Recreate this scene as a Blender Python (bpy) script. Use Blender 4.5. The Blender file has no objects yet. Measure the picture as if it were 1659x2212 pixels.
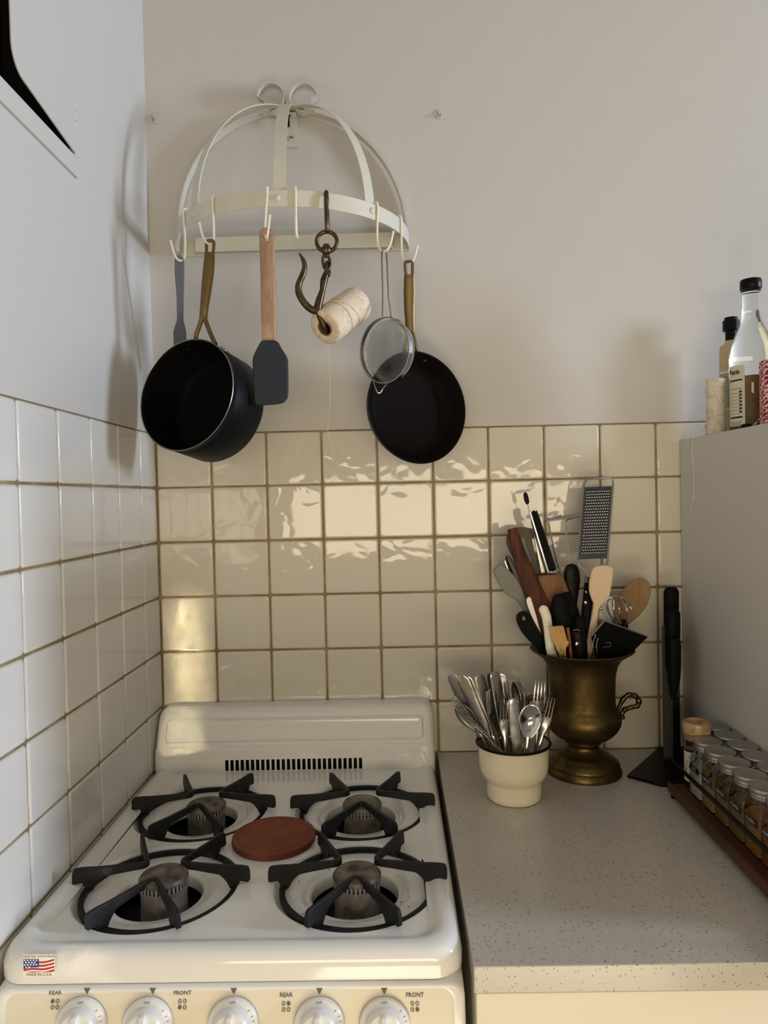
import bpy, bmesh, math, random
from mathutils import Vector, Matrix
random.seed(7)
PI = math.pi
S = bpy.context.scene
COL = S.collection
R_ = math.radians

# ------------------------------------------------------------------ camera
IW, IH, F = 1659, 2212, 1546.9
CP = Vector((0.47651, -1.43859, 1.43743))
yaw, pit, rol = 0.01339, -0.02173, -0.02238
fwd = Vector((-math.sin(yaw) * math.cos(pit), math.cos(yaw) * math.cos(pit), math.sin(pit)))
rt0 = Vector((math.cos(yaw), math.sin(yaw), 0))
up0 = rt0.cross(fwd)
RT = rt0 * math.cos(rol) + up0 * math.sin(rol)
UP = -rt0 * math.sin(rol) + up0 * math.cos(rol)
cam = bpy.data.cameras.new('camera')
camo = bpy.data.objects.new('camera', cam)
COL.objects.link(camo)
mw = Matrix.Identity(4)
for i in range(3):
    mw[i][0], mw[i][1], mw[i][2], mw[i][3] = RT[i], UP[i], -fwd[i], CP[i]
camo.matrix_world = mw
cam.sensor_fit = 'HORIZONTAL'
cam.sensor_width = 36
cam.lens = F / IW * 36
cam.clip_start = 0.02
S.camera = camo

# ------------------------------------------------------------------ world, lights, exposure
S.view_settings.view_transform = 'Standard'
S.view_settings.look = 'None'
S.view_settings.gamma = 1
S.view_settings.use_curve_mapping = False
S.view_settings.exposure = 0.0
w = bpy.data.worlds.new('world'); S.world = w
w.use_nodes = True
w.node_tree.nodes['Background'].inputs[0].default_value = (1.0, 0.89, 0.72, 1)
w.node_tree.nodes['Background'].inputs[1].default_value = 0.25


def area(name, loc, target, sx, sy, power, col):
    l = bpy.data.lights.new(name, 'AREA')
    l.shape = 'RECTANGLE'; l.size = sx; l.size_y = sy
    l.energy = power; l.color = col
    o = bpy.data.objects.new(name, l); COL.objects.link(o)
    o.location = loc
    o.rotation_euler = (Vector(target) - Vector(loc)).to_track_quat('-Z', 'Y').to_euler()
    return o


# cool daylight through the window in the right-hand wall, warm light from the sunlit room behind the camera
area('window_light', (4.2, -1.02, 1.76), (0.0, -0.25, 1.4), 0.42, 1.0, 122.0, (0.68, 0.80, 1.0))
area('room_light', (0.55, -3.25, 1.32), (0.55, 0, 1.25), 2.2, 0.44, 24.0, (1.0, 0.84, 0.58))
area('floor_bounce', (0.75, -2.0, 0.06), (0.45, -0.64, 0.9), 1.0, 0.9, 22.0, (1.0, 0.86, 0.64))
# added narrow lamp without a known source, for the bright strip on the tiles
sl_l = area('tile_strip_lamp', (0.30, -3.1, 1.02), (0.052, 0, 1.085), 0.035, 0.30, 0.062, (1.0, 0.84, 0.56))
sl_l.data.spread = math.radians(1.9)

# ------------------------------------------------------------------ helpers


def at(px, py, Y):
    d = fwd * F + RT * (px - 829.5) - UP * (py - 1106)
    return CP + d * ((Y - CP.y) / d.y)


def atz(px, py, Z):
    d = fwd * F + RT * (px - 829.5) - UP * (py - 1106)
    return CP + d * ((Z - CP.z) / d.z)


def tag(o, label=None, cat=None, group=None, kind=None):
    if label: o['label'] = label
    if cat: o['category'] = cat
    if group: o['group'] = group
    if kind: o['kind'] = kind
    return o


def thing(name, label, cat, loc=(0, 0, 0), group=None):
    o = bpy.data.objects.new(name, None); COL.objects.link(o)
    o.location = loc; o.empty_display_size = 0.02
    return tag(o, label, cat, group)


def wloc(o):
    v = Vector((0, 0, 0))
    while o:
        v = v + o.location; o = o.parent
    return v


class MB:
    def __init__(s): s.v = []; s.f = []; s.m = []

    def add(s, vs, fs, mi=0):
        b = len(s.v); s.v += [Vector(v) for v in vs]
        for f in fs: s.f.append([b + i for i in f]); s.m.append(mi)
        return s

    def box(s, a, b, mi=0):
        x0, y0, z0 = a; x1, y1, z1 = b
        vs = [(x, y, z) for x in (x0, x1) for y in (y0, y1) for z in (z0, z1)]
        return s.add(vs, [(0, 1, 3, 2), (4, 6, 7, 5), (0, 4, 5, 1), (2, 3, 7, 6), (0, 2, 6, 4), (1, 5, 7, 3)], mi)

    def loft(s, rings, closed=True, cap0=True, cap1=True, mi=0, wrap=False):
        n = len(rings[0]); vs = [p for r in rings for p in r]; fs = []
        k = len(rings)
        for i in range(k if wrap else k - 1):
            i2 = (i + 1) % k
            for j in range(n if closed else n - 1):
                j2 = (j + 1) % n
                fs.append((i * n + j, i * n + j2, i2 * n + j2, i2 * n + j))
        if not wrap:
            if cap0: fs.append(tuple(range(n - 1, -1, -1)))
            if cap1: fs.append(tuple((k - 1) * n + j for j in range(n)))
        return s.add(vs, fs, mi)

    def tube(s, pts, r, n=10, mi=0, wrap=False, flat=1.0, nrm=None, caps=True):
        pts = [Vector(p) for p in pts]
        if not isinstance(r, (list, tuple)): r = [r] * len(pts)
        rings = []; prev = None
        k = len(pts)
        for i, p in enumerate(pts):
            if wrap: t = pts[(i + 1) % k] - pts[i - 1]
            else: t = pts[min(i + 1, k - 1)] - pts[max(i - 1, 0)]
            t.normalize()
            if nrm is not None: a = Vector(nrm)
            elif prev is None: a = Vector((0, 0, 1)) if abs(t.z) < 0.9 else Vector((0, 1, 0))
            else: a = prev
            b = (a - t * a.dot(t))
            if b.length < 1e-6: b = t.orthogonal()
            b.normalize(); prev = b
            c = t.cross(b)
            rw, rh = (r[i] if isinstance(r[i], (list, tuple)) else (r[i] * flat, r[i]))
            # b direction gets rw (flattened), c direction gets rh
            rings.append([p + b * (rw * math.cos(2 * PI * j / n)) + c * (rh * math.sin(2 * PI * j / n)) for j in range(n)])
        return s.loft(rings, cap0=caps, cap1=caps, mi=mi, wrap=wrap)

    def lathe(s, prof, c=(0, 0, 0), axis=(0, 0, 1), n=48, mi=0, cap0=False, cap1=False):
        a = Vector(axis).normalized(); q = a.to_track_quat('Z', 'Y')
        c = Vector(c); rings = []
        for (r, z) in prof:
            rings.append([c + q @ Vector((max(r, 1e-5) * math.cos(2 * PI * j / n), max(r, 1e-5) * math.sin(2 * PI * j / n), z)) for j in range(n)])
        return s.loft(rings, cap0=cap0, cap1=cap1, mi=mi)

    def prism(s, pts, off, mi=0):
        a = [Vector(p) - Vector(off) / 2 for p in pts]; b = [Vector(p) + Vector(off) / 2 for p in pts]
        n = len(a)
        return s.add(a + b, [tuple(range(n)), tuple(range(2 * n - 1, n - 1, -1))] +
                     [(i, i + n, (i + 1) % n + n, (i + 1) % n) for i in range(n)], mi)

    def build(s, name, mats, parent=None, smooth=40, bevel=0, seg=2, sub=0):
        me = bpy.data.meshes.new(name)
        o = bpy.data.objects.new(name, me)
        off = wloc(parent) if parent else Vector((0, 0, 0))
        me.from_pydata([tuple(v - off) for v in s.v], [], s.f)
        if not isinstance(mats, (list, tuple)): mats = [mats]
        for m in mats: me.materials.append(m)
        me.polygons.foreach_set('material_index', s.m)
        bm = bmesh.new(); bm.from_mesh(me)
        bmesh.ops.recalc_face_normals(bm, faces=bm.faces)
        bm.to_mesh(me); bm.free()
        if smooth:
            me.polygons.foreach_set('use_smooth', [True] * len(me.polygons))
            me.set_sharp_from_angle(angle=R_(smooth))
        COL.objects.link(o)
        if parent: o.parent = parent
        if bevel:
            b = o.modifiers.new('bevel', 'BEVEL'); b.width = bevel; b.segments = seg; b.limit_method = 'ANGLE'; b.angle_limit = R_(35)
            b.harden_normals = False
        if sub:
            u = o.modifiers.new('sub', 'SUBSURF'); u.levels = sub; u.render_levels = sub
        return o


def frame(T, B, face):
    """local frame for an implement: z from B (butt) to T (tip); y = direction its face looks"""
    z = (Vector(T) - Vector(B)).normalized()
    f = Vector(face); f = (f - z * f.dot(z)).normalized()
    x = f.cross(z)
    return x, f, z


def spl(pts, k=6):
    """Catmull-Rom through points (tuples of any length)"""
    P = [Vector(p) for p in pts]; out = []
    for i in range(len(P) - 1):
        p0 = P[i - 1] if i else P[0] * 2 - P[1]; p1 = P[i]; p2 = P[i + 1]
        p3 = P[i + 2] if i + 2 < len(P) else P[-1] * 2 - P[-2]
        for j in range(k):
            t = j / k
            out.append(0.5 * ((2 * p1) + (p2 - p0) * t + (2 * p0 - 5 * p1 + 4 * p2 - p3) * t * t + (3 * p1 - p0 - 3 * p2 + p3) * t ** 3))
    out.append(P[-1]); return out


def lin(a, k):
    """linear resample of a list of radii to match spl(k)"""
    out = []
    for i in range(len(a) - 1):
        for j in range(k):
            out.append(a[i] + (a[i + 1] - a[i]) * j / k)
    out.append(a[-1]); return out


def rrect(x0, x1, y0, y1, r, n=8):
    pts = []
    for cx, cy, a0 in ((x1 - r, y1 - r, 0), (x0 + r, y1 - r, 90), (x0 + r, y0 + r, 180), (x1 - r, y0 + r, 270)):
        for i in range(n + 1):
            a = R_(a0 + 90 * i / n); pts.append((cx + r * math.cos(a), cy + r * math.sin(a)))
    return pts


def text(name, s, size, loc, right, up, m, parent, align='CENTER', bold=0.0):
    cu = bpy.data.curves.new(name, 'FONT'); cu.body = s; cu.size = size; cu.align_x = align; cu.align_y = 'CENTER'
    cu.resolution_u = 2; cu.offset = bold
    t = bpy.data.objects.new(name, cu); COL.objects.link(t)
    bpy.context.view_layer.update()
    me = bpy.data.meshes.new_from_object(t.evaluated_get(bpy.context.evaluated_depsgraph_get()))
    bpy.data.objects.remove(t)
    r = Vector(right).normalized(); u = Vector(up); u = (u - r * u.dot(r)).normalized(); n = r.cross(u)
    mt = Matrix.Identity(4)
    off = wloc(parent) if parent else Vector((0, 0, 0))
    for i in range(3): mt[i][0], mt[i][1], mt[i][2], mt[i][3] = r[i], u[i], n[i], Vector(loc)[i] - off[i]
    me.transform(mt); me.name = name
    me.materials.clear(); me.materials.append(m)
    o = bpy.data.objects.new(name, me); COL.objects.link(o)
    if parent: o.parent = parent
    return o


# ------------------------------------------------------------------ materials
def srgb(r, g, b):
    f = lambda c: (c / 255 / 12.92) if c <= 10 else ((c / 255 + 0.055) / 1.055) ** 2.4
    return (f(r), f(g), f(b), 1)


def mat(name, col, rough=0.5, metal=0.0, var=0.0, vscale=20, vcol=None, bump=0.0, bscale=60, stretch=(1, 1, 1),
        trans=0.0, coat=0.0, spec=0.5, detail=4, ior=1.45, rvar=0.0, rand=False, dist=0.0):
    m = bpy.data.materials.new(name); m.use_nodes = True
    nt = m.node_tree; N = nt.nodes; L = nt.links
    b = N['Principled BSDF']
    b.inputs['Base Color'].default_value = col; b.inputs['Roughness'].default_value = rough
    b.inputs['Metallic'].default_value = metal; b.inputs['IOR'].default_value = ior
    b.inputs['Specular IOR Level'].default_value = spec
    b.inputs['Transmission Weight'].default_value = trans
    b.inputs['Coat Weight'].default_value = coat; b.inputs['Coat Roughness'].default_value = 0.06
    if var or bump or rvar:
        tc = N.new('ShaderNodeTexCoord'); mp = N.new('ShaderNodeMapping'); mp.inputs['Scale'].default_value = stretch
        L.new(tc.outputs['Object'], mp.inputs['Vector'])
        if rand:
            oi = N.new('ShaderNodeObjectInfo'); mu = N.new('ShaderNodeMath'); mu.operation = 'MULTIPLY'; mu.inputs[1].default_value = 37.0
            L.new(oi.outputs['Random'], mu.inputs[0]); L.new(mu.outputs[0], mp.inputs['Location'])
    if var or rvar:
        n = N.new('ShaderNodeTexNoise'); n.inputs['Scale'].default_value = vscale; n.inputs['Detail'].default_value = detail
        n.inputs['Roughness'].default_value = 0.65
        L.new(mp.outputs[0], n.inputs['Vector'])
        rp = N.new('ShaderNodeMapRange'); rp.inputs[1].default_value = 0.35; rp.inputs[2].default_value = 0.65
        L.new(n.outputs['Fac'], rp.inputs[0])
        if var:
            mx = N.new('ShaderNodeMix'); mx.data_type = 'RGBA'
            v = vcol or tuple(c * 0.6 for c in col[:3]) + (1,)
            mx.inputs[6].default_value = col; mx.inputs[7].default_value = v
            ml = N.new('ShaderNodeMath'); ml.operation = 'MULTIPLY'; ml.inputs[1].default_value = var
            L.new(rp.outputs[0], ml.inputs[0]); L.new(ml.outputs[0], mx.inputs[0])
            L.new(mx.outputs[2], b.inputs['Base Color'])
        if rvar:
            r2 = N.new('ShaderNodeMapRange'); r2.inputs[3].default_value = rough; r2.inputs[4].default_value = rough + rvar
            L.new(rp.outputs[0], r2.inputs[0]); L.new(r2.outputs[0], b.inputs['Roughness'])
    if bump:
        n2 = N.new('ShaderNodeTexNoise'); n2.inputs['Scale'].default_value = bscale; n2.inputs['Detail'].default_value = 3 if not rand else 1.0
        n2.inputs['Distortion'].default_value = dist
        L.new(mp.outputs[0], n2.inputs['Vector'])
        bp = N.new('ShaderNodeBump'); bp.inputs['Distance'].default_value = bump; bp.inputs['Strength'].default_value = 1
        L.new(n2.outputs['Fac'], bp.inputs['Height']); L.new(bp.outputs[0], b.inputs['Normal'])
    return m


M = {}
M['plaster'] = mat('painted_plaster', (0.54, 0.515, 0.475, 1), 0.55, bump=0.0006, bscale=26, var=0.10, vscale=5, vcol=(0.49, 0.465, 0.425, 1))
M['tile'] = mat('glazed_tile', (0.64, 0.595, 0.50, 1), 0.05, bump=0.0009, bscale=19, rand=True, dist=1.0, var=0.12, vscale=6, vcol=(0.66, 0.62, 0.55, 1), spec=0.6)
M['tile_left'] = mat('glazed_tile_daylit', (0.62, 0.60, 0.56, 1), 0.10, bump=0.0006, bscale=14, rand=True, dist=0.4, spec=0.5)  # same tile as the back wall, with cool daylight put into its colour
M['grout'] = mat('grout', srgb(158, 138, 98), 0.9, var=0.8, vscale=14, vcol=srgb(112, 88, 52), bump=0.0004, bscale=300)
M['dark'] = mat('shade_and_char_black', (0.004, 0.004, 0.005, 1), 0.8)  # painted shade for openings, and the char specks' own colour
M['floor'] = mat('floor_vinyl', (0.30, 0.24, 0.18, 1), 0.4, var=0.4, vscale=8)
M['enamel'] = mat('white_enamel', (0.75, 0.735, 0.69, 1), 0.12, bump=0.0001, bscale=20, coat=0.3)
M['panel'] = mat('control_panel_cream', (0.72, 0.66, 0.52, 1), 0.32, var=0.3, vscale=7, vcol=(0.76, 0.72, 0.62, 1))
M['knob'] = mat('knob_white', (0.72, 0.71, 0.68, 1), 0.22)
M['ink'] = mat('grey_ink', srgb(92, 92, 92), 0.6)
M['iron'] = mat('cast_iron', (0.008, 0.008, 0.009, 1), 0.5, bump=0.0002, bscale=400, var=0.5, vscale=40, vcol=(0.02, 0.018, 0.016, 1), spec=0.3)
M['burner'] = mat('burner_metal', srgb(138, 130, 120), 0.5, metal=0.45, var=0.9, vscale=45, vcol=srgb(84, 74, 64), bump=0.0004, bscale=90)
M['burner_cap'] = mat('burner_cap_metal', srgb(128, 118, 108), 0.5, metal=0.4, var=1.0, vscale=35, vcol=srgb(56, 48, 42), bump=0.0006, bscale=120)
M['terra'] = mat('terracotta', srgb(124, 66, 46), 0.85, var=0.6, vscale=30, vcol=srgb(100, 50, 36), bump=0.0004, bscale=260)
M['rack'] = mat('cream_painted_steel', srgb(202, 197, 180), 0.32, var=0.15, vscale=20)
M['hook'] = mat('ivory_painted_wire', srgb(226, 220, 198), 0.3)
M['chrome'] = mat('chrome', (0.62, 0.61, 0.60, 1), 0.12, metal=1)
M['steel'] = mat('stainless_steel', (0.42, 0.40, 0.38, 1), 0.14, metal=1, rvar=0.12, vscale=30)
M['steel_dull'] = mat('dull_steel', (0.32, 0.31, 0.30, 1), 0.32, metal=1, rvar=0.15, vscale=40)
M['alu'] = mat('aluminium', (0.42, 0.41, 0.39, 1), 0.38, metal=1)
M['brass'] = mat('aged_brass', srgb(112, 95, 58), 0.38, metal=1, var=0.8, vscale=26, vcol=srgb(66, 52, 32), bump=0.0003, bscale=70, rvar=0.2)
M['brass_dk'] = mat('dark_brass', srgb(104, 88, 64), 0.33, metal=1, var=0.7, vscale=60, vcol=srgb(52, 42, 32))
M['gold'] = mat('bronze_coated_handle', srgb(116, 98, 62), 0.42, metal=0.7, var=0.35, vscale=14, vcol=srgb(76, 54, 32))
M['black'] = mat('black_nonstick_outside', (0.004, 0.0045, 0.006, 1), 0.45, spec=0.14)
M['blackin'] = mat('black_nonstick_inside', (0.004, 0.004, 0.004, 1), 0.6, spec=0.06, bump=0.0002, bscale=500)
M['panin'] = mat('brown_black_nonstick', (0.006, 0.004, 0.003, 1), 0.6, spec=0.05)
M['plastic'] = mat('black_plastic', (0.003, 0.003, 0.003, 1), 0.35, spec=0.16)
M['rubber'] = mat('black_rubber', (0.0035, 0.0035, 0.0035, 1), 0.6, spec=0.12)
M['silgrey'] = mat('slate_silicone', srgb(44, 48, 56), 0.65, spec=.25)
M['silslim'] = mat('blue_grey_silicone', srgb(96, 100, 108), 0.55)
M['beech'] = mat('beech_wood', srgb(180, 148, 120), 0.6, var=0.75, vscale=16, vcol=srgb(128, 94, 70), stretch=(3, 3, 0.9))
M['twine'] = mat('cotton_twine', srgb(222, 206, 182), 0.95, bump=0.0012, bscale=230, var=0.5, vscale=120, vcol=srgb(178, 158, 130))
M['yarn'] = mat('white_yarn', srgb(232, 222, 204), 0.95, bump=0.0016, bscale=160, var=0.6, vscale=90, vcol=srgb(190, 176, 152))
M['card'] = mat('cardboard', srgb(120, 84, 50), 0.9)
M['cream'] = mat('cream_enamel', srgb(236, 226, 198), 0.16, coat=0.4, var=0.1, vscale=100)
M['quartz_base'] = None
M['white'] = mat('white_paint', (0.60, 0.58, 0.54, 1), 0.42, bump=0.0001, bscale=200)
M['cabcream'] = mat('cream_cabinet_paint', (0.70, 0.65, 0.54, 1), 0.4)
M['walnut'] = mat('dark_red_wood', srgb(96, 58, 42), 0.7, spec=0.25, var=0.9, vscale=14, vcol=srgb(62, 36, 26), stretch=(8, 8, 1))
M['oak'] = mat('oiled_wood', srgb(124, 88, 54), 0.65, var=0.8, vscale=10, vcol=srgb(100, 62, 34), stretch=(8, 8, 1))
M['spoonwood'] = mat('light_brown_wood', srgb(146, 114, 76), 0.65, var=0.6, vscale=12, vcol=srgb(120, 84, 48), stretch=(7, 7, 1))
M['brushwood'] = mat('pale_wood', srgb(206, 172, 112), 0.6, var=0.3, vscale=16)
M['copper'] = mat('reddish_wood_handle', srgb(140, 78, 50), 0.5)
M['creamsil'] = mat('cream_silicone', srgb(214, 190, 160), 0.55)
M['whiteplastic'] = mat('white_plastic', srgb(226, 220, 204), 0.35)
M['olive'] = mat('olive_nylon', srgb(84, 76, 60), 0.5)
M['greysil'] = mat('grey_silicone', srgb(118, 118, 110), 0.5)
M['tray'] = mat('dark_stained_wood', srgb(84, 46, 28), 0.4, var=0.8, vscale=8, vcol=srgb(52, 27, 17), stretch=(8, 1, 8))
M['glass'] = mat('clear_glass', (0.93, 0.95, 0.94, 1), 0.03, trans=1.0, ior=1.45)
M['label'] = mat('label_paper', srgb(222, 216, 192), 0.6)
M['print'] = mat('black_print', (0.008, 0.008, 0.01, 1), 0.6)
M['dymo'] = mat('black_embossing_tape', (0.008, 0.008, 0.01, 1), 0.25)
M['dymotext'] = mat('white_embossed_letters', srgb(205, 205, 200), 0.5)
M['kraft'] = mat('beige_plastic', srgb(196, 176, 134), 0.5)
M['liquid'] = mat('amber_liquid', srgb(150, 118, 66), 0.1, spec=0.3)
M['red'] = mat('flag_red', srgb(176, 34, 44), 0.4)
M['blue'] = mat('flag_blue', srgb(22, 44, 140), 0.4)
M['paper'] = mat('white_sticker', srgb(238, 232, 220), 0.4)
M['green'] = mat('leaf_green', srgb(88, 118, 62), 0.6)
M['rust'] = mat('rust_brown', srgb(110, 70, 40), 0.7)


def quartz():
    m = bpy.data.materials.new('speckled_quartz'); m.use_nodes = True
    nt = m.node_tree; N = nt.nodes; L = nt.links; b = N['Principled BSDF']
    b.inputs['Roughness'].default_value = 0.22
    tc = N.new('ShaderNodeTexCoord')
    base = (0.47, 0.435, 0.38, 1)
    last = None
    for sc, th, c in ((260, 0.25, (0.20, 0.17, 0.14, 1)), (150, 0.16, (0.24, 0.20, 0.16, 1)), (90, 0.12, (0.20, 0.16, 0.13, 1)), (120, 0.055, (0.9, 0.9, 0.86, 1))):
        v = N.new('ShaderNodeTexVoronoi'); v.inputs['Scale'].default_value = sc
        mp = N.new('ShaderNodeMapping'); mp.inputs['Location'].default_value = (sc * 0.37, sc * 0.11, 0)
        L.new(tc.outputs['Object'], mp.inputs[0]); L.new(mp.outputs[0], v.inputs['Vector'])
        sep = N.new('ShaderNodeSeparateColor'); L.new(v.outputs['Color'], sep.inputs[0])
        lt = N.new('ShaderNodeMath'); lt.operation = 'LESS_THAN'; lt.inputs[1].default_value = th * (1.0 if c[0] < 0.5 else 0.9)
        L.new(v.outputs['Distance'], lt.inputs[0])
        g = N.new('ShaderNodeMath'); g.operation = 'GREATER_THAN'; g.inputs[1].default_value = 0.72 if c[0] < 0.5 else 0.992
        L.new(sep.outputs[0], g.inputs[0])
        mu = N.new('ShaderNodeMath'); mu.operation = 'MULTIPLY'; L.new(lt.outputs[0], mu.inputs[0]); L.new(g.outputs[0], mu.inputs[1])
        mx = N.new('ShaderNodeMix'); mx.data_type = 'RGBA'; L.new(mu.outputs[0], mx.inputs[0])
        if last is None: mx.inputs[6].default_value = base
        else: L.new(last, mx.inputs[6])
        mx.inputs[7].default_value = c; last = mx.outputs[2]
    L.new(last, b.inputs['Base Color'])
    return m


M['quartz'] = quartz()


def stripes(name, c1, c2, scale, direction='DIAGONAL', rough=0.9):
    m = bpy.data.materials.new(name); m.use_nodes = True
    nt = m.node_tree; N = nt.nodes; L = nt.links; b = N['Principled BSDF']; b.inputs['Roughness'].default_value = rough
    tc = N.new('ShaderNodeTexCoord'); wv = N.new('ShaderNodeTexWave'); wv.bands_direction = direction
    wv.inputs['Scale'].default_value = scale; wv.inputs['Distortion'].default_value = 6; wv.inputs['Detail Scale'].default_value = 2
    L.new(tc.outputs['Object'], wv.inputs['Vector'])
    r = N.new('ShaderNodeValToRGB'); r.color_ramp.elements[0].position = 0.4; r.color_ramp.elements[0].color = c1
    r.color_ramp.elements[1].position = 0.55; r.color_ramp.elements[1].color = c2
    L.new(wv.outputs['Fac'], r.inputs[0]); L.new(r.outputs[0], b.inputs['Base Color'])
    bp = N.new('ShaderNodeBump'); bp.inputs['Distance'].default_value = 0.001
    L.new(wv.outputs['Fac'], bp.inputs['Height']); L.new(bp.outputs[0], b.inputs['Normal'])
    return m


M['redtwine'] = stripes('red_and_white_twine', srgb(150, 24, 48), srgb(232, 200, 196), 75)

# ------------------------------------------------------------------ room shell
TZ = 1.5736          # top of the tiling
PB, PL, A0 = 0.11147, 0.111, 0.0875
G = 0.0019
wb = MB().box((-0.2, 0.003, 0), (4.4, 0.12, TZ), 0).box((-0.2, 0.0002, TZ), (4.4, 0.12, 2.75), 1)
wall_back = wb.build('wall_back', [M['grout'], M['plaster']], smooth=0); tag(wall_back, kind='structure')
# left wall with the hollow behind the access door, its shade painted by a black lining
hy0, hy1, hz0, hz1 = -0.80, -0.345, 1.968, 2.62
LE = -1.9
wl = MB().box((-0.12, LE, 0), (-0.003, 0.1, TZ), 0)
wl.box((-0.12, LE, TZ), (-0.0002, 0.1, hz0), 1).box((-0.12, hy1, hz0), (-0.0002, 0.1, 2.75), 1)
wl.box((-0.12, LE, hz0), (-0.0002, hy0, 2.75), 1).box((-0.12, hy0, hz1), (-0.0002, hy1, 2.75), 1)
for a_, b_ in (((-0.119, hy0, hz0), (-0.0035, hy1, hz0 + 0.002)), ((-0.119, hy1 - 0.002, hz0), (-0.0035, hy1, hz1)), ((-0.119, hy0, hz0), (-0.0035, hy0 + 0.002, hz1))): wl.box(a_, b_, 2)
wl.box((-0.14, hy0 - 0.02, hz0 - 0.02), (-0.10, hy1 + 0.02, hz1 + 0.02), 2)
wall_left = wl.build('wall_left', [M['grout'], M['plaster'], M['dark']], smooth=0); tag(wall_left, kind='structure')
tag(MB().box((-0.2, -3.6, -0.05), (4.4, 0.1, 0)).build('floor', M['floor'], smooth=0), kind='structure')
tag(MB().box((-0.2, -3.6, 2.75), (4.4, 0.1, 2.8)).build('ceiling', M['plaster'], smooth=0), kind='structure')
# right-hand wall, open where its window stands
wr = MB().box((4.3, -3.6, 0), (4.4, 0.1, 0.95)).box((4.3, -3.6, 2.5), (4.4, 0.1, 2.75)).box((4.3, -0.65, 0.95), (4.4, 0.1, 2.5)).box((4.3, -3.6, 0.95), (4.4, -1.4, 2.5))
tag(wr.build('wall_right', M['plaster'], smooth=0), kind='structure')

_tm = {}


def tile_mesh(wd, ht, m):
    k = (round(wd, 4), round(ht, 4), m.name)
    if k in _tm: return _tm[k]
    b = MB()
    rings = []
    for ins, z, r in ((0, 0, 0.004), (0, 0.0035, 0.004), (0.0012, 0.0052, 0.0042), (0.0034, 0.006, 0.005)):
        rings.append([(x, y, z) for x, y in rrect(ins - wd / 2, wd / 2 - ins, ins - ht / 2, ht / 2 - ins, r, 2)])
    b.loft(rings, cap0=False)
    o = b.build('tile', m, smooth=60)
    me = o.data; bpy.data.objects.remove(o)
    max(me.polygons, key=lambda p: p.area).use_smooth = False
    _tm[k] = me; return me


def put_tile(parent, cx, cy, cz, wd, ht, side, m):
    o = bpy.data.objects.new('tile', tile_mesh(wd, ht, m)); COL.objects.link(o); o.parent = parent
    j = random.uniform
    if side == 'back':
        o.location = (cx, 0.0058 + j(-0.0004, 0.0003), cz); o.rotation_euler = (R_(90) + j(-.004, .004), 0, j(-.004, .004))
    else:
        o.location = (-0.0058 + j(-0.0003, 0.0004), cy, cz); o.rotation_euler = (R_(90) + j(-.003, .003), 0, R_(90) + j(-.003, .003))


zr = [TZ] + [0.91 + 0.666 - 0.111 * j for j in range(1, 11)]
for i in range(14):
    for j in range(6):
        zt = zr[j]; zb = zr[j + 1] if j < 5 else (0.9185 - G)
        put_tile(wall_back, (i + 0.5) * PB, 0, (zt + zb) / 2 - (G / 2 if j == 0 else 0), PB - 2 * G, zt - zb - 2 * G, 'back', M['tile'])
ys = [0.0, -A0] + [-A0 - PL * k for k in range(1, 9)]
for i in range(9):
    for j in range(9):
        zt = zr[j]; zb = zr[j + 1]
        put_tile(wall_left, 0, (ys[i] + ys[i + 1]) / 2, (zt + zb) / 2, ys[i] - ys[i + 1] - 2 * G, zt - zb - 2 * G, 'left', M['tile_left'])

# access door in the left wall
ad = thing('access_door', 'white painted access door slightly ajar high on the left wall', 'door', (0, hy1, hz0))
fr = MB()
fr.box((-0.0005, -0.9, hz0 - 0.032), (0.004, hy1 + 0.012, hz0 - 0.001)).box((-0.0005, hy1 + 0.001, hz0 - 0.001), (0.004, hy1 + 0.012, 2.66))
fr.build('frame', M['plaster'], ad, bevel=0.0012)
ang = R_(2.4)


def dpt(d, z, t=0): return (0.005 + d * math.sin(ang) + t * math.cos(ang), hy1 + 0.004 - d * math.cos(ang) + t * math.sin(ang), z)


out = []
Ld = 0.198
for a in range(0, 91, 10):
    out.append((Ld - 0.035 + 0.035 * math.sin(R_(a)), hz0 + 0.016 + 0.035 - 0.035 * math.cos(R_(a))))
pl = [(0, hz0 + 0.001)] + out + [(Ld, 2.6), (0, 2.6)]
db = MB(); db.loft([[dpt(d, z, -0.0025) for d, z in pl], [dpt(d, z, 0.0005) for d, z in pl]])
db.build('door_panel', M['plaster'], ad, bevel=0.0008)
hb = MB()
for z in (2.005, 2.02, 2.035): hb.tube([(0.005, hy1 + 0.003, z), (0.005, hy1 + 0.003, z + 0.012)], 0.0022, 8)
hb.build('hinge', M['plaster'], ad)

# plaster filler strip marks: little transparent hooks stuck on the walls
for (px, py, lab) in ((950, 245, 'small clear adhesive hook on bare wall right of the pot rack'), (332, 255, 'small clear adhesive hook in the corner left of the pot rack')):
    p = at(px, py, -0.003)
    hk = thing('wall_hook', lab, 'hook', (p.x, 0, p.z))
    a = MB(); a.box((p.x - 0.005, -0.0022, p.z - 0.009), (p.x + 0.005, 0.0, p.z + 0.009)); a.build('plate', M['plaster'], hk, bevel=0.001)
    b = MB(); b.tube(spl([(p.x - 0.003, -0.002, p.z + 0.005), (p.x - 0.002, -0.004, p.z - 0.004), (p.x + 0.001, -0.008, p.z - 0.008), (p.x + 0.003, -0.008, p.z - 0.002)]), 0.0009, 6)
    b.build('prong', M['alu'], hk)

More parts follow.
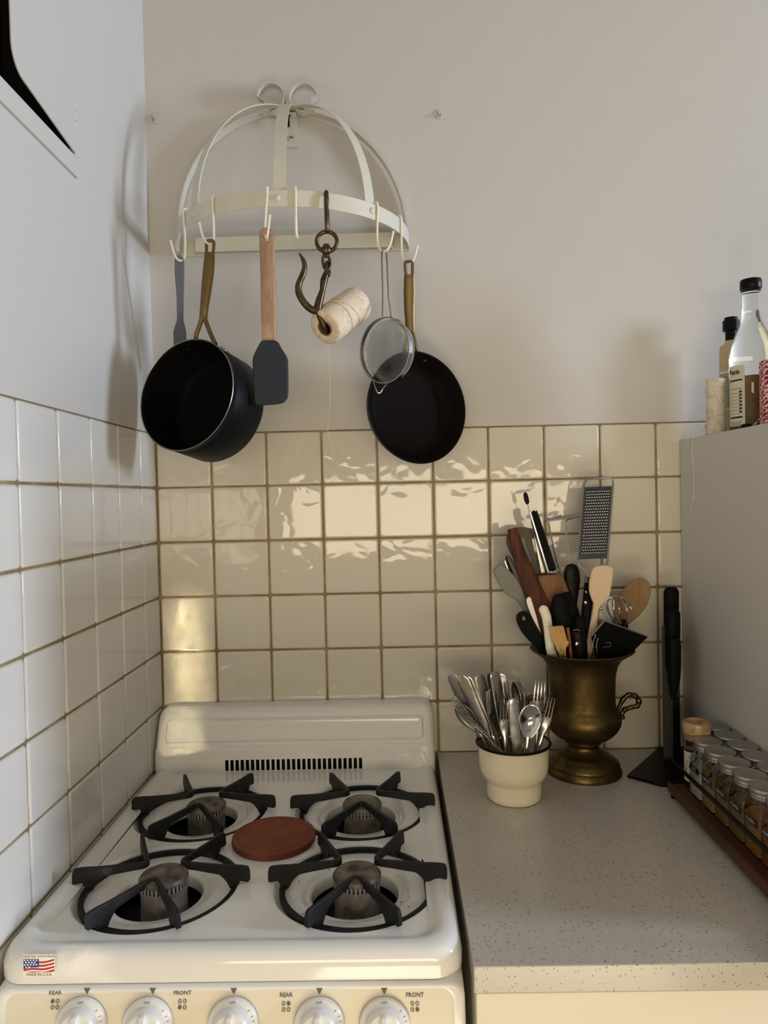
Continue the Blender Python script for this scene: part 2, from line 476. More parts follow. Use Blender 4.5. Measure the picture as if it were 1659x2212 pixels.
# ------------------------------------------------------------------ gas stove
st = thing('gas_stove', 'white enamel four-burner gas stove in the corner', 'stove', (0.275, -0.3, 0))
MB().box((0.008, -0.615, 0.0), (0.542, -0.006, 0.85)).build('body', M['enamel'], st, bevel=0.004)
MB().box((0.02, -0.60, 0.851), (0.53, -0.02, 0.862)).build('under_burner_shade', M['dark'], st)  # black slab stands in for the shade seen through the burner openings
ct = MB()
X0, X1, Y0, Y1 = 0.004, 0.546, -0.637, -0.030
rings = []
for d, z, r in ((0, 0.8888, 0.036), (0, 0.903, 0.036), (0.002, 0.911, 0.036), (0.006, 0.9175, 0.035), (0.012, 0.9215, 0.034), (0.018, 0.9225, 0.033), (0.025, 0.9215, 0.031), (0.029, 0.919, 0.030), (0.033, 0.9172, 0.03), (0.038, 0.917, 0.03)):
    rings.append([(x, y, z) for x, y in rrect(X0 + d, X1 - d, Y0 + d, Y1 - d, r, 8)])
ct.loft(rings, cap0=False, cap1=False)
BUR = [(0.146, -0.482, 'front left'), (0.413, -0.484, 'front right'), (0.143, -0.252, 'rear left'), (0.410, -0.256, 'rear right')]
bm = bmesh.new()
ed = []


def loop(pts):
    vs = [bm.verts.new(p) for p in pts]
    for i in range(len(vs)): ed.append(bm.edges.new((vs[i], vs[(i + 1) % len(vs)])))


loop(rings[-1])
NB = 64
for bx, by, _ in BUR: loop([(bx + 0.111 * math.cos(2 * PI * j / NB), by + 0.111 * math.sin(2 * PI * j / NB), 0.917) for j in range(NB)])
bmesh.ops.triangle_fill(bm, use_beauty=True, edges=ed, normal=(0, 0, 1))
bm.verts.index_update()
ct.add([v.co.copy() for v in bm.verts], [tuple(v.index for v in f.verts) for f in bm.faces]); bm.free()
prof = [(0.111, 0.917), (0.1095, 0.9166), (0.108, 0.9150), (0.1055, 0.9105), (0.103, 0.9082), (0.099, 0.9076), (0.088, 0.9078), (0.078, 0.9076), (0.072, 0.9066), (0.068, 0.9040), (0.064, 0.9028), (0.060, 0.9026), (0.0585, 0.901), (0.0583, 0.886)]
for bx, by, _ in BUR: ct.lathe([(r, z) for r, z in prof], (bx, by, 0), n=NB)
ct.build('cooktop', M['enamel'], st, smooth=50)
# char specks round the front right opening
sp = MB()
for k in range(34):
    a = random.uniform(0.2, 6.0); r = random.uniform(0.062, 0.086); s_ = random.uniform(0.0004, 0.0012)
    sp.lathe([(s_, 0), (s_ * .7, 0.0006), (0, 0.0007)], (BUR[1][0] + r * math.cos(a), BUR[1][1] + r * math.sin(a), 0.9078 if r > 0.075 else 0.9058), n=5)
tag(sp.build('char_specks', M['dark'], st, smooth=0), kind='stuff')


def burner(bx, by, hgt, dx):
    cx = bx + dx
    b = MB()
    b.lathe([(0.034, 0.863), (0.034, 0.872), (0.031, 0.880), (0.0300, 0.905), (0.0305, hgt - 0.022), (0.0318, hgt - 0.018), (0.0318, hgt - 0.0150), (0.0285, hgt - 0.0150)], (cx, by, 0))
    o = b.build('burner', M['burner'], st)
    t = MB()
    t.lathe([(0.0290, hgt - 0.0152), (0.0290, hgt - 0.006)], (cx, by, 0), mi=1)  # black band paints the shade in the gaps between the teeth
    for k in range(36):
        a = 2 * PI * k / 36; c, s_ = math.cos(a), math.sin(a); d = 0.0320; wv = 0.0015
        q = [(cx + c * (d - 0.004) - s_ * wv * u, by + s_ * (d - 0.004) + c * wv * u) for u in (-1, 1)] + [(cx + c * d - s_ * wv * u, by + s_ * d + c * wv * u) for u in (1, -1)]
        t.loft([[(x, y, hgt - 0.0152) for x, y in q], [(x, y, hgt - 0.0065) for x, y in q]])
    t.build('flame_port_ring', [M['alu'], M['dark']], o, smooth=0)
    k = MB(); k.lathe([(0.0296, hgt - 0.0125), (0.0296, hgt - 0.0068), (0.0322, hgt - 0.0066), (0.0322, hgt - 0.0045), (0.030, hgt - 0.0015), (0.027, hgt - 0.0008), (0.018, hgt + 0.0008), (0.009, hgt + 0.0012), (0.006, hgt - 0.0003), (0.003, hgt - 0.0006), (0.0, hgt - 0.0004)], (cx, by, 0))
    k.build('burner_cap', M['burner_cap'], o)


def grate(bx, by, lab):
    g = thing('burner_grate', lab, 'grate', (bx, by, 0.9076), 'black iron burner grates')
    rg = MB(); n = 72; r = 0.1015
    rg.loft([[(bx + (r + a) * math.cos(2 * PI * j / n), by + (r + a) * math.sin(2 * PI * j / n), z) for a, z in ((-.004, .9084), (.0035, .9084), (.0035, .9150), (-.004, .9158))] for j in range(n)], wrap=True)
    rg.build('ring', M['iron'], g, bevel=0.001)
    # three V-shaped bars, each running from one prong tip to the next
    for a1, a2, am in ((180, 121, 150), (59, 0, 30), (242, 298, 270)):
        def P(r_, a): return Vector((bx + r_ * math.cos(R_(a)), by + r_ * math.sin(R_(a)), 0))
        Cn = P(0.024, am)
        stn = []
        T1, T2 = P(0.121, a1), P(0.121, a2)
        prof_ = [(0.0, .9335, .9225), (0.015, .9390, .9205), (0.045, .9412, .9205), (0.13, .9418, .9215), (0.17, .9418, .9150), (0.20, .9418, .9092), (0.27, .9415, .9105), (0.31, .9415, .9180), (0.36, .9415, .9240), (0.42, .9415, .9285), (0.7, .9425, .9322), (0.86, .9430, .9340)]
        arm1 = [(T1.lerp(Cn, t), zt, zb) for t, zt, zb in prof_]
        arm2 = [(T2.lerp(Cn, t), zt, zb) for t, zt, zb in prof_]
        A = T1.lerp(Cn, 0.86); B = T2.lerp(Cn, 0.86)
        mid = []
        for t in (0.2, 0.4, 0.6, 0.8):
            p = A * (1 - t) ** 2 + Cn * 2 * t * (1 - t) + B * t * t; mid.append((p, .9432, .9342))
        stn = arm1 + mid + arm2[::-1]
        rs = []
        for i, (p, zt, zb) in enumerate(stn):
            t = (stn[min(i + 1, len(stn) - 1)][0] - stn[max(i - 1, 0)][0]).normalized(); s_ = Vector((-t.y, t.x, 0)) * 0.0033
            rs.append([(p.x + s_.x, p.y + s_.y, zb), (p.x - s_.x, p.y - s_.y, zb), (p.x - s_.x * .75, p.y - s_.y * .75, zt), (p.x + s_.x * .75, p.y + s_.y * .75, zt)])
        b = MB(); b.loft(rs); b.build('prong_bar', M['iron'], g, bevel=0.0009)


for (bx, by, nm), h, dx in zip(BUR, (0.940, 0.940, 0.936, 0.936), (0.012, 0.004, 0.012, 0.004)):
    burner(bx, by - 0.012, h, dx)
labs = {'front left': 'black cast iron grate over the front left burner', 'front right': 'black cast iron grate over the front right burner beside the counter',
        'rear left': 'black cast iron grate over the rear left burner', 'rear right': 'black cast iron grate over the rear right burner near the vent slots'}
for bx, by, nm in BUR: grate(bx + 0.004, by, labs[nm])

# backguard with vent slots cut in, their inside faces coloured black as painted shade
gb = MB()
gp = [(-0.0800, 0.905), (-0.0795, 0.950), (-0.0775, 0.9615), (-0.0735, 0.9640), (-0.0715, 0.9665), (-0.0500, 1.0160), (-0.0440, 1.0235), (-0.0360, 1.0275), (-0.0250, 1.0290), (-0.0040, 1.0295), (-0.0030, 0.905)]
secs = []
xs = [(0.004, 0.0), (0.0055, .10), (0.009, .30), (0.015, .58), (0.024, .84), (0.036, 1.0)]
allx = [(x, t) for x, t in xs] + [(0.546 - (x - 0.004), t) for x, t in xs[::-1]]
for x, t in allx:
    ins = 0.022 * (1 - math.sqrt(max(0, 1 - (1 - t) ** 2)))
    sec = []
    for y, z in gp:
        zz = 0.905 + (z - 0.905) * (1 - ins / 0.1245); yy = min(y + ins * 0.55 * (1 if z > 0.906 else 1), -0.003)
        sec.append((x, yy, zz))
    secs.append(sec)
gb.loft(secs)
guard = gb.build('backguard', M['enamel'], st, smooth=35)
cut = MB()
NV = 27
v0, v1 = 0.1430, 0.4058
pt = (v1 - v0) / (NV - 0.36)
for k in range(NV): cut.box((v0 + k * pt, -0.09, 0.9178), (v0 + k * pt + pt * 0.64, -0.066, 0.9385))
co = cut.build('cutter', M['dark'], smooth=0)
guard.data.materials.append(M['dark'])
md = guard.modifiers.new('b', 'BOOLEAN'); md.object = co; md.operation = 'DIFFERENCE'; md.solver = 'EXACT'; md.material_mode = 'TRANSFER'
bpy.context.view_layer.update()
me2 = bpy.data.meshes.new_from_object(guard.evaluated_get(bpy.context.evaluated_depsgraph_get()))
guard.modifiers.clear(); guard.data = me2
bpy.data.objects.remove(co)
# embossed field on the sloping face
eb = MB(); u_ = Vector((0, 0.0215, 0.0495)).normalized(); nn = Vector((0, -u_.z, u_.y)); o0 = Vector((0.275, -0.0715, 0.9665))
rr = []
for ins, hh in ((0, -0.001), (0.0006, 0.0010), (0.003, 0.0030), (0.0055, 0.0020), (0.008, 0.0008)):
    rr.append([o0 + Vector((x, 0, 0)) + u_ * y + nn * hh for x, y in rrect(-0.250 + ins, 0.250 - ins, 0.003 + ins, 0.049 - ins, max(0.008 - ins, 0.002), 4)])
eb.loft(rr, cap0=False)
eb.build('embossed_panel', M['enamel'], st)

# control panel
PZ0, PZ1 = 0.8872, 0.72


def pn(x, z, h=0.0):
    """point on the sloping control panel: h = proud of it"""
    t = (PZ0 - z); y = -0.6405 - t * 0.20
    return Vector((x, y - h * 0.98, z - h * 0.19))


cp = MB()
rr = []
for ins, h in ((0, -0.05), (0, -0.004), (0.001, 0.0), (0.002, 0.0012), (0.0045, 0.0012), (0.0058, 0.0006), (0.0066, 0.0)):
    rr.append([pn(x, z, h) for x, z in rrect(0.008 + ins * 2.6, 0.545 - ins * 2.6, PZ1 + ins, PZ0 - ins, max(0.016 - ins * 0.6, 0.004), 5)])
cp.loft(rr, cap1=False)
cpo = cp.build('control_panel', M['enamel'], st)
fc = MB(); fc.loft([[pn(x, z, -0.002) for x, z in rrect(0.0245, 0.5285, PZ1 + 0.016, PZ0 - 0.0062, 0.004, 5)], [pn(x, z, 0.0003) for x, z in rrect(0.0245, 0.5285, PZ1 + 0.016, PZ0 - 0.0062, 0.004, 5)]])
fco = fc.build('panel_face', M['panel'], st)
pup = Vector((0, 0.20, 1)).normalized()


def onpanel(px, py):
    d = fwd * F + RT * (px - 829.5) - UP * (py - 1106)
    n = Vector((0, -1, -0.2)).normalized(); p0 = pn(0, 0.85, 0.0014)
    # plane: y + 0.2*(PZ0 - z) = const
    a = Vector((0, 1, -0.2)); t = a.dot(p0 - CP) / a.dot(d)
    return CP + d * t


PNX = Vector((1, 0, 0)); PNU = Vector((0, 0.2, 1)).normalized(); PNN = PNX.cross(PNU)


def knob(px, lab):
    c = onpanel(px, 2150) - PNU * 0.0292
    k = thing_part(k_parent=st, loc=c)
    return k


def disc(b, c, prof, n=40, mi=0): b.lathe(prof, c, PNN, n=n, mi=mi)


for px in (180, 322, 505, 690, 830):
    c = onpanel(px, 2151) - PNU * 0.0290
    b = MB(); disc(b, c, [(0.0285, 0), (0.0285, 0.003), (0.0278, 0.0055), (0.0262, 0.0066), (0.0225, 0.0072), (0.0218, 0.0078), (0.0212, 0.0120), (0.0200, 0.0165), (0.0175, 0.0190), (0.0, 0.0195)])
    k = b.build('knob', M['knob'], st)
    g = MB(); rs = []
    for s_, hw, hh in ((-0.0205, 0.003, 0.012), (-0.018, 0.0055, 0.024), (-0.008, 0.0065, 0.0275), (0.008, 0.0065, 0.0275), (0.018, 0.0055, 0.024), (0.0205, 0.003, 0.012)):
        p = c + PNU * s_
        rs.append([p - PNX * hw + PNN * 0.010, p + PNX * hw + PNN * 0.010, p + PNX * hw * .6 + PNN * hh, p - PNX * hw * .6 + PNN * hh])
    g.loft(rs); g.build('grip', M['knob'], k, bevel=0.0014)
    gr = MB(); p = c + PNN * 0.0277
    gr.loft([[p + PNX * x * 0.0009 + PNU * y * 0.012 + PNN * h for x, y in ((-1, -1), (1, -1), (1, 1), (-1, 1))] for h in (-0.001, 0.0002)])
    gr.build('pointer', M['ink'], k, smooth=0)
    text('off_mark', 'OFF', 0.0042, c + PNU * 0.0248 + PNN * 0.0071, PNX, PNU, M['ink'], k)
    tk = MB()
    for a in (42, 26, 14, 4):
        dv = PNX * math.cos(R_(a)) + PNU * math.sin(R_(a)); q = c + dv * 0.0245 + PNN * 0.0070; sd = PNN.cross(dv)
        tk.loft([[q + dv * x * 0.0014 + sd * y * 0.00025 + PNN * h for x, y in ((-1, -1), (1, -1), (1, 1), (-1, 1))] for h in (-0.0004, 0.0002)])
    tk.build('tick_marks', M['ink'], k, smooth=0)
    q = onpanel(px + (8 if px < 400 else 0), 2142)
    tr = MB(); tr.prism([q - PNX * 0.0037 + PNU * 0.0036, q + PNX * 0.0037 + PNU * 0.0036, q - PNU * 0.0032], PNN * 0.0004)
    tr.build('pointer_triangle', M['ink'], st, smooth=0)
for px, word, on in ((119, 'REAR', 0), (394, 'FRONT', 2), (618, 'REAR', 1), (896, 'FRONT', 3)):
    text('word_' + word.lower(), word, 0.0062, onpanel(px, 2145 if px < 500 else 2150), PNX, PNU, M['ink'], st, bold=0.00012)
    for k in range(4):
        q = onpanel(px, 2163 if px < 500 else 2168) + PNX * (0.0028 if k % 2 else -0.0028) - PNU * (0.0 if k < 2 else 0.0062)
        b = MB()
        if k == on: b.lathe([(0.0021, 0), (0.0021, 0.0003), (0, 0.0003)], q, PNN, n=16)
        else: b.lathe([(0.0021, 0), (0.0021, 0.0003), (0.0014, 0.0003), (0.0014, 0)], q, PNN, n=16)
        b.build('burner_symbol', M['ink'], st, smooth=0)

# flag sticker on the front lip
fy = -0.6375
s0 = at(49, 2062, fy); s1 = at(120, 2110, fy)
sx0, sx1, sz0, sz1 = s0.x, s1.x, s1.z, s0.z
fl = MB().box((sx0, fy - 0.0002, sz0), (sx1, fy + 0.0002, sz1)).build('flag_sticker', M['paper'], st, smooth=0)
fw = sx1 - sx0; fh = sz1 - sz0
fz0, fz1 = sz0 + fh * 0.22, sz1 - fh * 0.19


def fq(u, v, lift): return (sx0 + fw * (0.02 + 0.96 * u), fy - lift, fz0 + (fz1 - fz0) * v)


def wave(u): return 0.22 * (u - 0.5) + 0.06 * math.sin(u * 7)


sb = MB(); nS = 14
for k, (va, u0) in enumerate(((0.0, 0.0), (0.26, 0.0), (0.52, 0.42), (0.78, 0.50))):
    lo = []; hi = []
    for i in range(nS + 1):
        u = u0 + (1 - u0) * i / nS
        a = va - 0.10 + wave(u) + 0.02; b_ = a + 0.13
        lo.append(fq(u, min(max(a, 0), 1), 0.0004)); hi.append(fq(u, min(max(b_, 0), 1), 0.0004))
    sb.loft([lo, hi], closed=False, cap0=False, cap1=False)
sb.build('red_stripes', M['red'], fl, smooth=0)
ub = MB(); lo = []; hi = []
for i in range(nS + 1):
    u = 0.5 * i / nS; lo.append(fq(u, 0.22 + 0.45 * u + 0.05 * math.sin(u * 9), 0.0005)); hi.append(fq(u, 1.0, 0.0005))
ub.loft([lo, hi], closed=False, cap0=False, cap1=False); ub.build('blue_field', M['blue'], fl, smooth=0)
sr = MB()
for i in range(5):
    for j in range(4):
        u = 0.05 + i * 0.095 + (j % 2) * 0.04; v = 0.92 - j * 0.17 + 0.0 * i
        if v > 0.30 + 0.5 * u and u < 0.46: sr.lathe([(0.0011, 0), (0.0011, 0.0002), (0, 0.0002)], fq(u, v, 0.0006), (0, -1, 0), n=6)
sr.build('white_stars', M['paper'], fl, smooth=0)
text('sticker_text', 'CRAFTED WITH PRIDE', 0.0037, ((sx0 + sx1) / 2, fy - 0.0004, sz1 - fh * 0.09), (1, 0, 0), (0, 0, 1), M['print'], fl)
text('sticker_text', 'MADE IN U.S.A.', 0.0044, ((sx0 + sx1) / 2, fy - 0.0004, sz0 + fh * 0.11), (1, 0, 0), (0, 0, 1), M['print'], fl)

# terracotta disc between the burners
dc = (0.2835, -0.362, 0.917)
td = thing('terracotta_disc', 'round unglazed terracotta disc between the four burners', 'disc', dc)
b = MB(); b.lathe([(0.0, 0), (0.060, 0), (0.0625, 0.0015), (0.0632, 0.005), (0.0625, 0.0095), (0.060, 0.0108), (0.046, 0.0106), (0.044, 0.0098), (0.0, 0.0098)], dc, n=64)
b.build('plate', M['terra'], td)
e = MB()
for k, ch in enumerate(range(46)):
    a = 2 * PI * k / 46
    q = Vector(dc) + Vector((0.053 * math.cos(a), 0.053 * math.sin(a), 0.0106)); t = Vector((-math.sin(a), math.cos(a), 0)); rd = Vector((math.cos(a), math.sin(a), 0))
    hh = random.uniform(0.0015, 0.0036)
    e.loft([[q + t * x * 0.0006 + rd * y * hh + Vector((0, 0, h)) for x, y in ((-1, -1), (1, -1), (1, 1), (-1, 1))] for h in (-0.0003, 0.0005)])
    if k % 2: e.loft([[q + t * x * 0.0016 + rd * (y * 0.0005 + hh * 0.6) + Vector((0, 0, h)) for x, y in ((-1, -1), (1, -1), (1, 1), (-1, 1))] for h in (-0.0003, 0.0005)])
tag(e.build('embossed_rim', M['terra'], td, smooth=0), kind='stuff')
h = MB(); h.lathe([(0.0036, 0), (0.0036, 0.0003), (0, 0.0003)], atz(598, 1768, 0.9272), n=16); h.build('hole_shade', M['dark'], td, smooth=0)  # black disc paints the shade of a hole, none is cut

# ------------------------------------------------------------------ counter, base cabinet, tall white box
wk = MB().box((0.5535, -0.660, 0.8868), (2.2, 0.0, 0.918)).build('worktop', M['quartz'], bevel=0.0015)
tag(wk, 'pale speckled stone worktop right of the stove', 'worktop')
bc = thing('base_cabinet', 'cream painted base cabinet under the stone worktop', 'cabinet', (1.3, -0.33, 0))
MB().box((0.556, -0.646, 0.08), (2.2, -0.003, 0.8863)).build('body', M['cabcream'], bc, bevel=0.001)
MB().box((0.556, -0.658, 0.843), (2.2, -0.6465, 0.8863)).build('rail', M['cabcream'], bc, bevel=0.001)
MB().box((0.566, -0.664, 0.66), (1.10, -0.6465, 0.839)).build('drawer', M['cabcream'], bc, bevel=0.002)
MB().box((1.11, -0.664, 0.66), (1.64, -0.6465, 0.839)).build('drawer', M['cabcream'], bc, bevel=0.002)
BX, BZ, BY = 1.049, 1.5365, -0.62
wbx = thing('white_cabinet', 'white painted box cabinet standing on the right end of the worktop', 'cabinet', (1.35, -0.3, 0.918))
MB().box((BX, BY, 0.918), (1.75, -0.002, BZ)).build('carcass', M['white'], wbx, bevel=0.0025)

# ------------------------------------------------------------------ pot rack
RC, RR, RZ0, RZ1 = Vector((0.289, 0, 0)), 0.228, 1.927, 1.955
rk = thing('pot_rack', 'cream painted half-dome pot rack screwed to the wall', 'pot rack', (RC.x, 0, 1.927))


def rp_(a, r, z): return (RC.x - r * math.cos(R_(a)), -r * math.sin(R_(a)), z)


b = MB(); b.loft([[rp_(a, RR + dr, z) for dr, z in ((0, RZ0), (0.0022, RZ0), (0.0022, RZ1), (0, RZ1))] for a in [180 * i / 72 for i in range(73)]])
b.build('ring_band', M['rack'], rk, smooth=50, bevel=0.0005, seg=1)
DH = 0.252


def rib(a, ne):
    bb = MB(); secs = []
    tang = Vector((math.sin(R_(a)), -math.cos(R_(a)), 0)); rad = Vector((-math.cos(R_(a)), -math.sin(R_(a)), 0))
    n = 30
    for i in range(n + 1):
        t = 90 * i / n
        ct_ = math.cos(R_(t)); st_ = math.sin(R_(t)); k_ = (abs(ct_) ** ne + abs(st_) ** ne) ** (-1 / ne)
        r = (RR - 0.0022) * ct_ * k_; z = 1.929 + 0.018 + DH * st_ * k_ - (0.018 if i == 0 else 0)
        p = Vector((RC.x, -0.013, 0)) + rad * r; p.z = z
        if a in (0, 180): p.y = -0.013
        elif i < n: p.y = min(p.y + 0.013 * (r / RR), -0.0128)
        dr = -(RR) * math.sin(R_(t)); dz = DH * math.cos(R_(t)); nrm = (rad * dz + Vector((0, 0, -dr))).normalized() * 0.0011
        hw = 0.0105 if a not in (0, 180) else 0.0105
        sd = tang * hw
        secs.append([p - sd - nrm, p + sd - nrm, p + sd + nrm, p - sd + nrm])
    bb.loft(secs); bb.build('rib', M['rack'], rk, smooth=50)


for a, ne in ((0, 2.25), (48, 1.95), (92, 1.68), (134, 1.9), (180, 2.0)): rib(a, ne)
for a in (48, 91, 134.5):
    q = Vector(rp_(a, RR + 0.0022, 1.9415)); ax = Vector((-math.cos(R_(a)), -math.sin(R_(a)), 0))
    bb = MB(); bb.lathe([(0.0058, -0.001), (0.0055, 0.0012), (0.004, 0.0026), (0.002, 0.0032), (0, 0.0034)], q, ax, n=18); bb.build('rivet', M['rack'], rk)
# wall bar (stepped back in its middle) and bracket
bb = MB(); bb.box((0.098, -0.022, 1.927), (0.482, -0.0195, 1.955)).box((0.062, -0.0035, 1.925), (0.108, -0.0005, 1.955)).box((0.468, -0.0035, 1.925), (0.517, -0.0005, 1.955))
bb.prism([(0.098, -0.022, 1.941), (0.098, -0.0195, 1.941), (0.094, -0.0005, 1.941), (0.090, -0.0035, 1.941)], (0, 0, 0.028)).prism([(0.482, -0.022, 1.941), (0.482, -0.0195, 1.941), (0.486, -0.0005, 1.941), (0.490, -0.0035, 1.941)], (0, 0, 0.028))
bb.build('wall_bar', M['rack'], rk)
bb = MB(); bb.box((0.277, -0.0035, 2.1345), (0.303, -0.0005, 2.196)); bb.box((0.277, -0.024, 2.190), (0.303, -0.0005, 2.1925)); bb.build('wall_bracket', M['rack'], rk)
for x, z in ((0.2898, 2.1515), (0.101, 1.938), (0.4835, 1.9385)):
    bb = MB(); yy = -0.0038
    bb.lathe([(0.0052, 0), (0.005, 0.0012), (0.0035, 0.0022), (0.0018, 0.0024), (0.0012, 0.001), (0, 0.001)], (x, yy, z), (0, -1, 0), n=18); bb.build('screw', M['chrome'], rk)
bb = MB(); bb.lathe([(0.0028, -0.022), (0.0028, 0.004)], (0.2865, -0.017, 2.1905), n=12, cap0=True, cap1=True); bb.lathe([(0.005, -0.008), (0.005, -0.0035)], (0.2865, -0.017, 2.1965), n=6, cap0=True, cap1=True); bb.build('bolt', M['plastic'], rk)
# scroll strips on top
for sgn, cx_ in ((-1, 585), (1, 656)):
    c = at(cx_, 212, -0.028); r0 = 0.0275
    pts = []
    start = Vector((RC.x - 0.006 * -sgn, 0, 2.2045)); foot = Vector((RC.x + sgn * 0.052, 0, 2.192))
    pts = [foot, Vector((RC.x + sgn * 0.03, 0, 2.1925))]
    for a in range(-95, 176, 10):
        # angle measured from the inner side (towards the rack centre) going up and outward
        th = R_(a); rr_ = r0 * (1 - 0.06 * (a + 95) / 270)
        pts.append(Vector((c.x - sgn * rr_ * math.cos(th), 0, c.z + rr_ * math.sin(th))))
    e1 = pts[-1]; pts.append(e1 + Vector((-sgn * 0.013, 0, -0.0085)))
    bb = MB(); secs = []
    for i, p in enumerate(pts):
        t = (pts[min(i + 1, len(pts) - 1)] - pts[max(i - 1, 0)]).normalized(); nrm = Vector((-t.z, 0, t.x)) * 0.0008
        secs.append([Vector((p.x, y, p.z)) + nrm * s_ for y, s_ in ((-0.034, -1), (-0.016, -1), (-0.016, 1), (-0.034, 1))])
    bb.loft(secs); bb.build('scroll', M['rack'], rk, smooth=50)


# hooks over the ring band
def hook(px, py, low, lab, r=0.0021):
    ys_ = None
    best = min([i * 0.1 for i in range(1801)], key=lambda t: abs(prj(rp_(t, RR + 0.004, 1.957))[0] - px))
    p = Vector(rp_(best, RR + 0.004, 1.957)); rad = Vector((-math.cos(R_(best)), -math.sin(R_(best)), 0))
    pin = p - rad * 0.009
    pts = [pin + Vector((0, 0, -0.016)), pin + Vector((0, 0, -0.002)), pin + rad * 0.0015 + Vector((0, 0, 0.0015)), p - rad * 0.003 + Vector((0, 0, 0.0028)), p + Vector((0, 0, 0)), p + rad * 0.0008 + Vector((0, 0, -0.012))]
    Y = (p + rad * 0.001).y
    for (x, y, dy) in low: pts.append(at(x, y, Y + dy))
    o = MB(); o.tube(spl(pts, 5), r, 8)
    ob = o.build('rack_hook', M['hook']); tag(ob, lab, 'hook', 'ivory wire hooks on the pot rack')
    return Y


def prj(P):
    d = Vector(P) - CP; z = d.dot(fwd)
    return 829.5 + F * d.dot(RT) / z, 1106 - F * d.dot(UP) / z


Y1h = hook(397, 457, [(399, 500, 0), (400, 535, -.002), (398, 556, -.005), (389, 563, -.010), (378, 552, -.014), (368, 519, -.016)], 'ivory wire hook at the far left of the pot rack holding the slim spatula')
Y2h = hook(460, 430, [(461, 470, 0), (462, 505, -.002), (460, 522, -.005), (450, 527, -.010), (439, 512, -.014), (430, 480, -.016)], 'ivory wire hook holding the saucepan handle')
Y3h = hook(577, 410, [(575, 450, 0), (573, 485, -.003), (572, 505, -.007), (575, 514, -.012), (579, 500, -.016), (583, 464, -.018)], 'ivory wire hook holding the wooden-handled spatula')
Y4h = hook(638, 412, [(639, 450, 0), (640, 490, -.003), (641, 512, -.008), (642, 513, -.016), (640, 500, -.022), (639, 470, -.024)], 'empty ivory wire hook left of the brass hook')
Y5h = hook(815, 443, [(815, 480, 0), (815, 520, -.001), (820, 537, -.004), (831, 543, -.008), (842, 531, -.010), (850, 499, -.012)], 'ivory wire hook holding the sieve')
Y6h = hook(866, 472, [(867, 510, 0), (868, 548, -.001), (874, 564, -.004), (884, 571, -.008), (894, 560, -.010), (902, 530, -.012)], 'ivory wire hook at the far right holding the frying pan')


# ------------------------------------------------------------------ hanging things
def flat(name, pts, Yf, th, m, parent, bevel=0.0015, seg=3, holes=None):
    """plate cut to an outline; Yf(px,py) gives its depth in the room"""
    P3 = [at(x, y, Yf(x, y)) for x, y in pts]
    if not holes:
        return MB().prism(P3, (0, th, 0)).build(name, m, parent, bevel=bevel, smooth=40)
    bm_ = bmesh.new(); eds = []
    for lp in [pts] + holes:
        vs = [bm_.verts.new(at(x, y, Yf(x, y))) for x, y in lp]
        for i in range(len(vs)): eds.append(bm_.edges.new((vs[i], vs[(i + 1) % len(vs)])))
    bmesh.ops.triangle_fill(bm_, use_beauty=True, edges=eds, normal=(0, 1, 0))
    ex = bmesh.ops.extrude_face_region(bm_, geom=list(bm_.faces))
    bmesh.ops.translate(bm_, vec=(0, th, 0), verts=[g for g in ex['geom'] if isinstance(g, bmesh.types.BMVert)])
    bmesh.ops.recalc_face_normals(bm_, faces=bm_.faces)
    mb = MB(); bm_.verts.index_update()
    mb.add([v.co.copy() for v in bm_.verts], [tuple(v.index for v in f.verts) for f in bm_.faces]); bm_.free()
    return mb.build(name, m, parent, bevel=bevel, seg=seg, smooth=40)


def rnd(pts, k=5): return [tuple(p)[:2] for p in spl([(x, y, 0) for x, y in pts + [pts[0]]], k)[:-1]]


def circ(x, y, rx, ry, n=14, rot=0): return [(x + rx * math.cos(a) * math.cos(rot) - ry * math.sin(a) * math.sin(rot), y + rx * math.cos(a) * math.sin(rot) + ry * math.sin(a) * math.cos(rot)) for a in [2 * PI * i / n for i in range(n)]]


# slim grey spatula
Ys = Y1h - 0.010
yf = lambda x, y: Ys + (y - 560) * 0.00030
sl = thing('slim_spatula', 'slim blue-grey silicone spatula hanging behind the saucepan', 'spatula', at(386, 556, Ys))
flat('blade', [(382, 551), (390, 551), (396, 558), (397, 590), (396, 640), (395, 690), (401, 716), (402, 760), (402, 792), (375, 792), (375, 760), (374, 716), (382, 690), (381, 640), (377, 590), (377, 558)], yf, 0.005, M['silslim'], sl, bevel=0.0008, holes=[circ(386, 561, 3.2, 3.6)])

# saucepan
VD = lambda p: (p - CP).normalized()


def tilt_axis(px, py, Y, ang, dx, dy):
    """axis mouth->base: ang degrees off the view ray, leaning to image direction (dx, dy up)"""
    p = at(px, py, Y); v = VD(p); d = RT * dx + UP * dy; d = (d - v * d.dot(v)).normalized()
    return p, v * math.cos(R_(ang)) + d * math.sin(R_(ang))


Mc, ax = tilt_axis(401, 852, Y2h - 0.035, 44, 0.90, -0.42)
Rp = 0.0965; Dp = 0.098
pot = thing('saucepan', 'black saucepan with bronze handle hanging at the left of the rack', 'saucepan', Mc)
b = MB()
b.lathe([(Rp + 0.0012, 0.0), (Rp + 0.0012, 0.002), (Rp - 0.001, 0.010), (Rp - 0.001, 0.012), (Rp, 0.014), (Rp, Dp - 0.012), (Rp - 0.004, Dp - 0.004), (Rp - 0.012, Dp), (0, Dp)], Mc, ax, n=72)
b.lathe([(Rp + 0.0012, 0.0), (Rp - 0.0015, -0.0004), (Rp - 0.003, 0.001), (Rp - 0.0032, 0.01), (Rp - 0.0035, Dp - 0.018), (Rp - 0.008, Dp - 0.010), (Rp - 0.018, Dp - 0.0045), (0, Dp - 0.004)], Mc, ax, n=72, mi=1)
po = b.build('pot', [M['black'], M['blackin']], pot, smooth=50)
